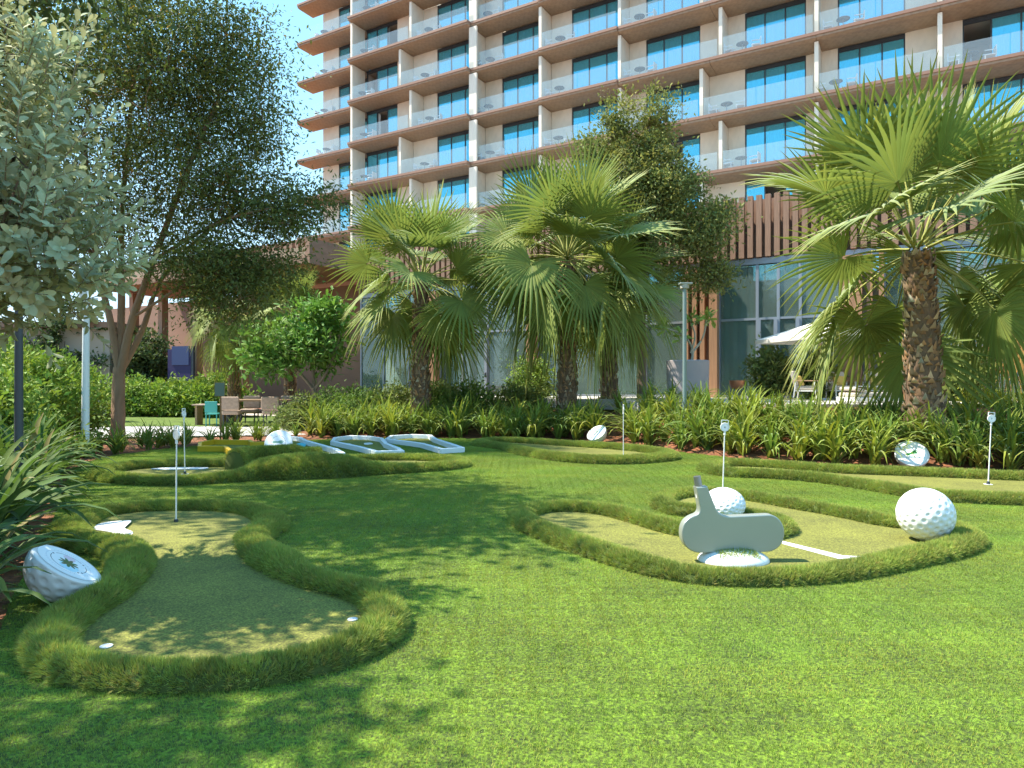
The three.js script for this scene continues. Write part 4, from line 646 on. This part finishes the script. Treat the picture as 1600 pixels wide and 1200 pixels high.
[[-22, 27, 2.4, 3.0, 1.4], [-18.6, 28, 2.0, 2.7, 1.2], [-16, 33, 1.8, 1.9, 1], [-18.4, 33.6, 1.7, 2.0, 1], [-14, 32.6, 1.4, 2.0, 1]].forEach((a, i) => shrub('far_bush', 'sunlit bush in the far hedge across the small lawn', ...a, 960 + i, yg, 0.2, 62, 'bushes of the far hedge'));
[[-7.2, 23.6, 1.2, 1.15, 0.7], [-5.6, 23.4, 1.2, 1.25, 0.7], [-4.1, 23.6, 1.1, 1.15, 0.7], [-1.6, 24, 1.2, 1.25, 0.8], [0.2, 24.2, 1.1, 1.2, 0.8], [-5.2, 22.2, 1.1, 0.75, 0.5], [-2.9, 24.6, 1.0, 1.25, 0.7]].forEach((a, i) => shrub('low_bush', 'leafy bush in the low hedge under the palms', ...a, 970 + i, i % 2 ? mg : olive, 0.13, 44, 'bushes of the low hedge'));
[[-24, 36.5, 2.2, 6.5, 1.6], [-20.3, 37.6, 1.8, 5.2, 1.4], [-29.5, 36, 2.6, 5.6, 1.6]].forEach((a, i) => shrub('background_tree', 'dark leafy tree in front of the low beige wing', ...a, 993 + i, [0.08, 0.12, 0.03], 0.22, 90, 'dark trees before the beige wing'));
[[-8.2, 3.2, 1.2, 2.9, 1.1], [-10.4, 5, 1.4, 3.4, 1.4], [-9.4, 9.2, 1.0, 2.6, 1.0]].forEach((a, i) => shrub('boundary_bush', 'tall dark bush on the boundary behind the shaded border', ...a, 1003 + i, mg, 0.16, 60, 'boundary bushes'));
shrub('round_bush', 'small round bush beside the palm trunk and glass front', 0.7, 26, 0.65, 1.7, 0.6, 981, yg, 0.12, 36, undefined, 0.9);
[[11.6, 16.2, 1.2, 0.6, 0.6], [13.4, 16.4, 1.2, 0.65, 0.6]].forEach((a, i) => shrub('yellow_bush', 'low yellow leaved bush beside the thick palm trunk', ...a, 985 + i, [0.4, 0.4, 0.03], 0.09, 40, 'low yellow bushes', 0.75));
[[8.9, 23.6, 0.5, 1.9, 0.4], [10.2, 22.9, 0.5, 1.7, 0.4], [13.6, 20.5, 0.8, 1.5, 0.5]].forEach((a, i) => shrub('patio_plant', 'tall leafy plant standing against the glass doors', ...a, 988 + i, olive, 0.2, 22, 'leafy plants by the glass doors', PH));

// ------------------------------------------------------------------ patio furniture, planter, far tables
const cushion = std([0.56, 0.5, 0.42], 0.9, 0, { map: grainTex }), teak = std([0.42, 0.27, 0.15], 0.6, 0, { map: grainTex }), mustard = std([0.6, 0.42, 0.12], 0.9), frameMat = std([0.66, 0.66, 0.62], 0.5);
function armchair(label, x, d, turn) {
  const g = thing('lounge_chair', label, 'armchair', x, PH, d, turn, undefined);
  for (const [sx, sz] of [[-1, 1], [1, 1], [-1, -1], [1, -1]]) { const l = box('leg', 0.035, 0.6, 0.035, sx * 0.33, 0.3, sz * 0.3, frameMat, g); l.rotation.x = sz * -0.12; }
  for (const s of [-1, 1]) box('armrest', 0.06, 0.03, 0.76, s * 0.33, 0.61, 0.0, teak, g, 0.01);
  box('seat_frame', 0.62, 0.04, 0.62, 0, 0.3, 0, frameMat, g); box('seat_cushion', 0.6, 0.13, 0.62, 0, 0.39, 0.02, cushion, g, 0.04); const b = box('back_cushion', 0.58, 0.5, 0.13, 0, 0.67, -0.33, cushion, g, 0.045); b.rotation.x = -0.28; const p = box('pillow', 0.36, 0.34, 0.12, 0.05, 0.6, -0.2, mustard, g, 0.05); p.rotation.x = -0.35;
}
armchair('cushioned lounge chair with mustard pillow under the parasol, turned to the table', 9.15, 21.2, 1.0);
armchair('cushioned lounge chair with mustard pillow facing the lawn behind the table', 10.6, 22.0, 0.05);
armchair('cushioned lounge chair with mustard pillow between the glass front and the palm', 11.7, 21.9, -0.2);
armchair('cushioned lounge chair with mustard pillow seen side-on next to the palm trunk', 12.0, 20.6, -1.25);
{
  const t = thing('coffee_table', 'low slim legged table among the lounge chairs', 'table', 10.65, PH, 20.6); box('tabletop', 0.9, 0.03, 0.6, 0, 0.44, 0, frameMat, t, 0.01); for (const [sx, sz] of [[-1, 1], [1, 1], [-1, -1], [1, -1]]) box('leg', 0.03, 0.43, 0.03, sx * 0.42, 0.215, sz * 0.27, frameMat, t);
  const l = thing('sun_lounger', 'pale low cushion lounger on the patio edge', 'lounger', 10.0, PH, 18.6, 0.2); box('base', 2.1, 0.12, 0.75, 0, 0.1, 0, frameMat, l, 0.02); box('mattress', 2.0, 0.12, 0.7, 0, 0.22, 0, cushion, l, 0.04); const hd = box('headrest', 0.5, 0.1, 0.66, -0.75, 0.32, 0, cushion, l, 0.04); hd.rotation.z = -0.3;
  const p = thing('parasol', 'square off-white parasol over the lounge chairs', 'parasol', 9.75, PH, 21.6, 0.25); part('pole', new THREE.CylinderGeometry(0.025, 0.025, 2.6, 12), teak, p, [0, 1.3, 0]); part('base', new THREE.CylinderGeometry(0.3, 0.32, 0.07, 24), M.steelDark, p, [0, 0.035, 0]);
  const mb = new MB(), C = [1, 1, 1], ap = [0, 2.52, 0], q = [[-1.4, 1.95, -1.4], [1.4, 1.95, -1.4], [1.4, 1.95, 1.4], [-1.4, 1.95, 1.4]]; for (let k = 0; k < 4; k++) { const a = q[k], b = q[(k + 1) % 4]; const i = mb.v(...ap, C), j = mb.v(...a, C), m = mb.v(...b, C); mb.t(i, m, j); const a2 = mb.v(a[0], a[1], a[2], C), b2 = mb.v(b[0], b[1], b[2], C), a3 = mb.v(a[0], a[1] - 0.12, a[2], C), b3 = mb.v(b[0], b[1] - 0.12, b[2], C); mb.q(a2, b2, b3, a3); }
  part('canopy', mb.geo(), phys([0.8, 0.75, 0.66], { side: THREE.DoubleSide, roughness: 1, transmission: 0.35, thickness: 0 }), p); for (let k = 0; k < 4; k++) { const a = V(...q[k]), b = V(0, 2.46, 0), r = part('rib', new THREE.CylinderGeometry(0.012, 0.012, a.distanceTo(b), 6), teak, p, a.clone().add(b).multiplyScalar(0.5).add(V(0, -0.03, 0)).toArray()); r.quaternion.setFromUnitVectors(V(0, 1, 0), a.sub(b).normalize()); }
  const pl = thing('planter', 'large round grey mauve planter before the brown fins', 'planter', 5.35, PH - 0.3, 20.8); part('bowl', new THREE.LatheGeometry([[0, 0], [0.55, 0], [0.6, 0.06], [0.64, 1.5], [0.61, 1.53], [0.57, 1.5], [0.56, 1.35], [0, 1.35]].map(v => new THREE.Vector2(...v)), 40), std([0.36, 0.31, 0.3], 0.8, 0, { bumpMap: bumpTex, bumpScale: 0.004 }), pl); part('soil', new THREE.CylinderGeometry(0.55, 0.55, 0.03, 30), bankUnder, pl, [0, 1.375, 0]);
  tree('frangipani', 'sparse frangipani with leaf rosettes growing from the round planter', 'tree', 5.45, 20.8, { seed: 995, y0: PH + 1.05, twigs: 0.95, bark: [0.4, 0.36, 0.28], leaf: { len: 0.24, asp: 0.3, per: 9, cr: 0.16, col: [0.24, 0.33, 0.06], broad: true, up: 0.5 }, branches: [{ p: [[0, 0, 0], [0.05, 0.5, 0], [-0.2, 0.9, 0.05], [-0.75, 1.15, 0.1]], r: [0.05, 0.02], s: 7 }, { p: [[0.03, 0.4, 0], [0.35, 0.85, 0], [0.45, 1.35, 0.1]], r: [0.04, 0.02], s: 7 }, { p: [[0, 0.4, 0], [0.1, 0.9, 0.1], [0.0, 1.3, 0.1]], r: [0.035, 0.02], s: 7 }], blobs: [{ c: [-0.8, 1.2, 0.1], r: [0.1, 0.08, 0.1], n: 3 }, { c: [0.5, 1.45, 0.1], r: [0.15, 0.1, 0.1], n: 4 }, { c: [0, 1.38, 0.1], r: [0.1, 0.1, 0.1], n: 3 }, { c: [-0.35, 0.95, 0.15], r: [0.1, 0.1, 0.1], n: 2 }] });
  const br = thing('brazier', 'small copper coloured bowl on a stand in the strap plants', 'brazier', 7.05, PH, 21.4); part('bowl', new THREE.LatheGeometry([[0, 0.35], [0.17, 0.36], [0.22, 0.5], [0.24, 0.62], [0.21, 0.62], [0.18, 0.42], [0, 0.4]].map(v => new THREE.Vector2(...v)), 28), std([0.42, 0.16, 0.07], 0.4, 0.5), br); part('stand', new THREE.CylinderGeometry(0.05, 0.14, 0.36, 14), M.dark, br, [0, 0.18, 0]);
  const tan = std([0.5, 0.36, 0.27], 0.8, 0, { map: grainTex });
  const ft = thing('dining_table', 'long wooden terrace table beyond the garden sign', 'table', -9.75, 0.02, 26.2, 0.12); box('tabletop', 2.6, 0.07, 0.85, 0, 0.96, 0, teak, ft, 0.01); for (const s of [-1, 1]) box('leg', 0.1, 0.92, 0.6, s * 1.0, 0.46, 0, M.dark, ft);
  for (const [x, d, t, l] of [[-10.45, 25.5, 0.1, 'tan tub chair at the long terrace table, back to the path, end with the sign'], [-9.0, 25.6, 0.1, 'tan tub chair at the long terrace table, back to the path, hedge end'], [-10.4, 27.1, 3.2, 'tan tub chair on the far side of the terrace table, sign end'], [-8.9, 27.1, 3.2, 'tan tub chair on the far side of the terrace table, hedge end']]) { const c = thing('tub_chair', l, 'chair', x, 0.02, d, t, 'tan tub chairs at the terrace table'); box('seat', 0.6, 0.16, 0.55, 0, 0.52, 0, tan, c, 0.05); box('backrest', 0.66, 0.5, 0.1, 0, 0.86, 0.26, tan, c, 0.045); for (const [sx, sz] of [[-1, 1], [1, 1], [-1, -1], [1, -1]]) box('leg', 0.04, 0.46, 0.04, sx * 0.25, 0.23, sz * 0.22, M.dark, c); }
  const st = thing('side_table', 'plain light wooden table with a teal chair beside the garden sign', 'table', -11.6, 0.02, 26.4); box('tabletop', 1.2, 0.05, 0.8, 0, 0.78, 0, tan, st, 0.01); for (const s of [-1, 1]) box('leg', 0.08, 0.75, 0.5, s * 0.5, 0.38, 0, teak, st);
  const tc = thing('teal_chair', 'teal chair at the plain light wooden table', 'chair', -11.25, 0.02, 25.7, 0.1); const teal = std([0.05, 0.34, 0.3], 0.6); box('seat', 0.45, 0.05, 0.45, 0, 0.46, 0, teal, tc, 0.02); box('backrest', 0.45, 0.42, 0.04, 0, 0.72, 0.22, teal, tc, 0.018); for (const [sx, sz] of [[-1, 1], [1, 1], [-1, -1], [1, -1]]) box('leg', 0.035, 0.44, 0.035, sx * 0.19, 0.22, sz * 0.19, teal, tc);
}
scene.traverse(o => { if (o.isMesh) { o.castShadow = true; o.receiveShadow = true; } });
renderer.render(scene, camera);
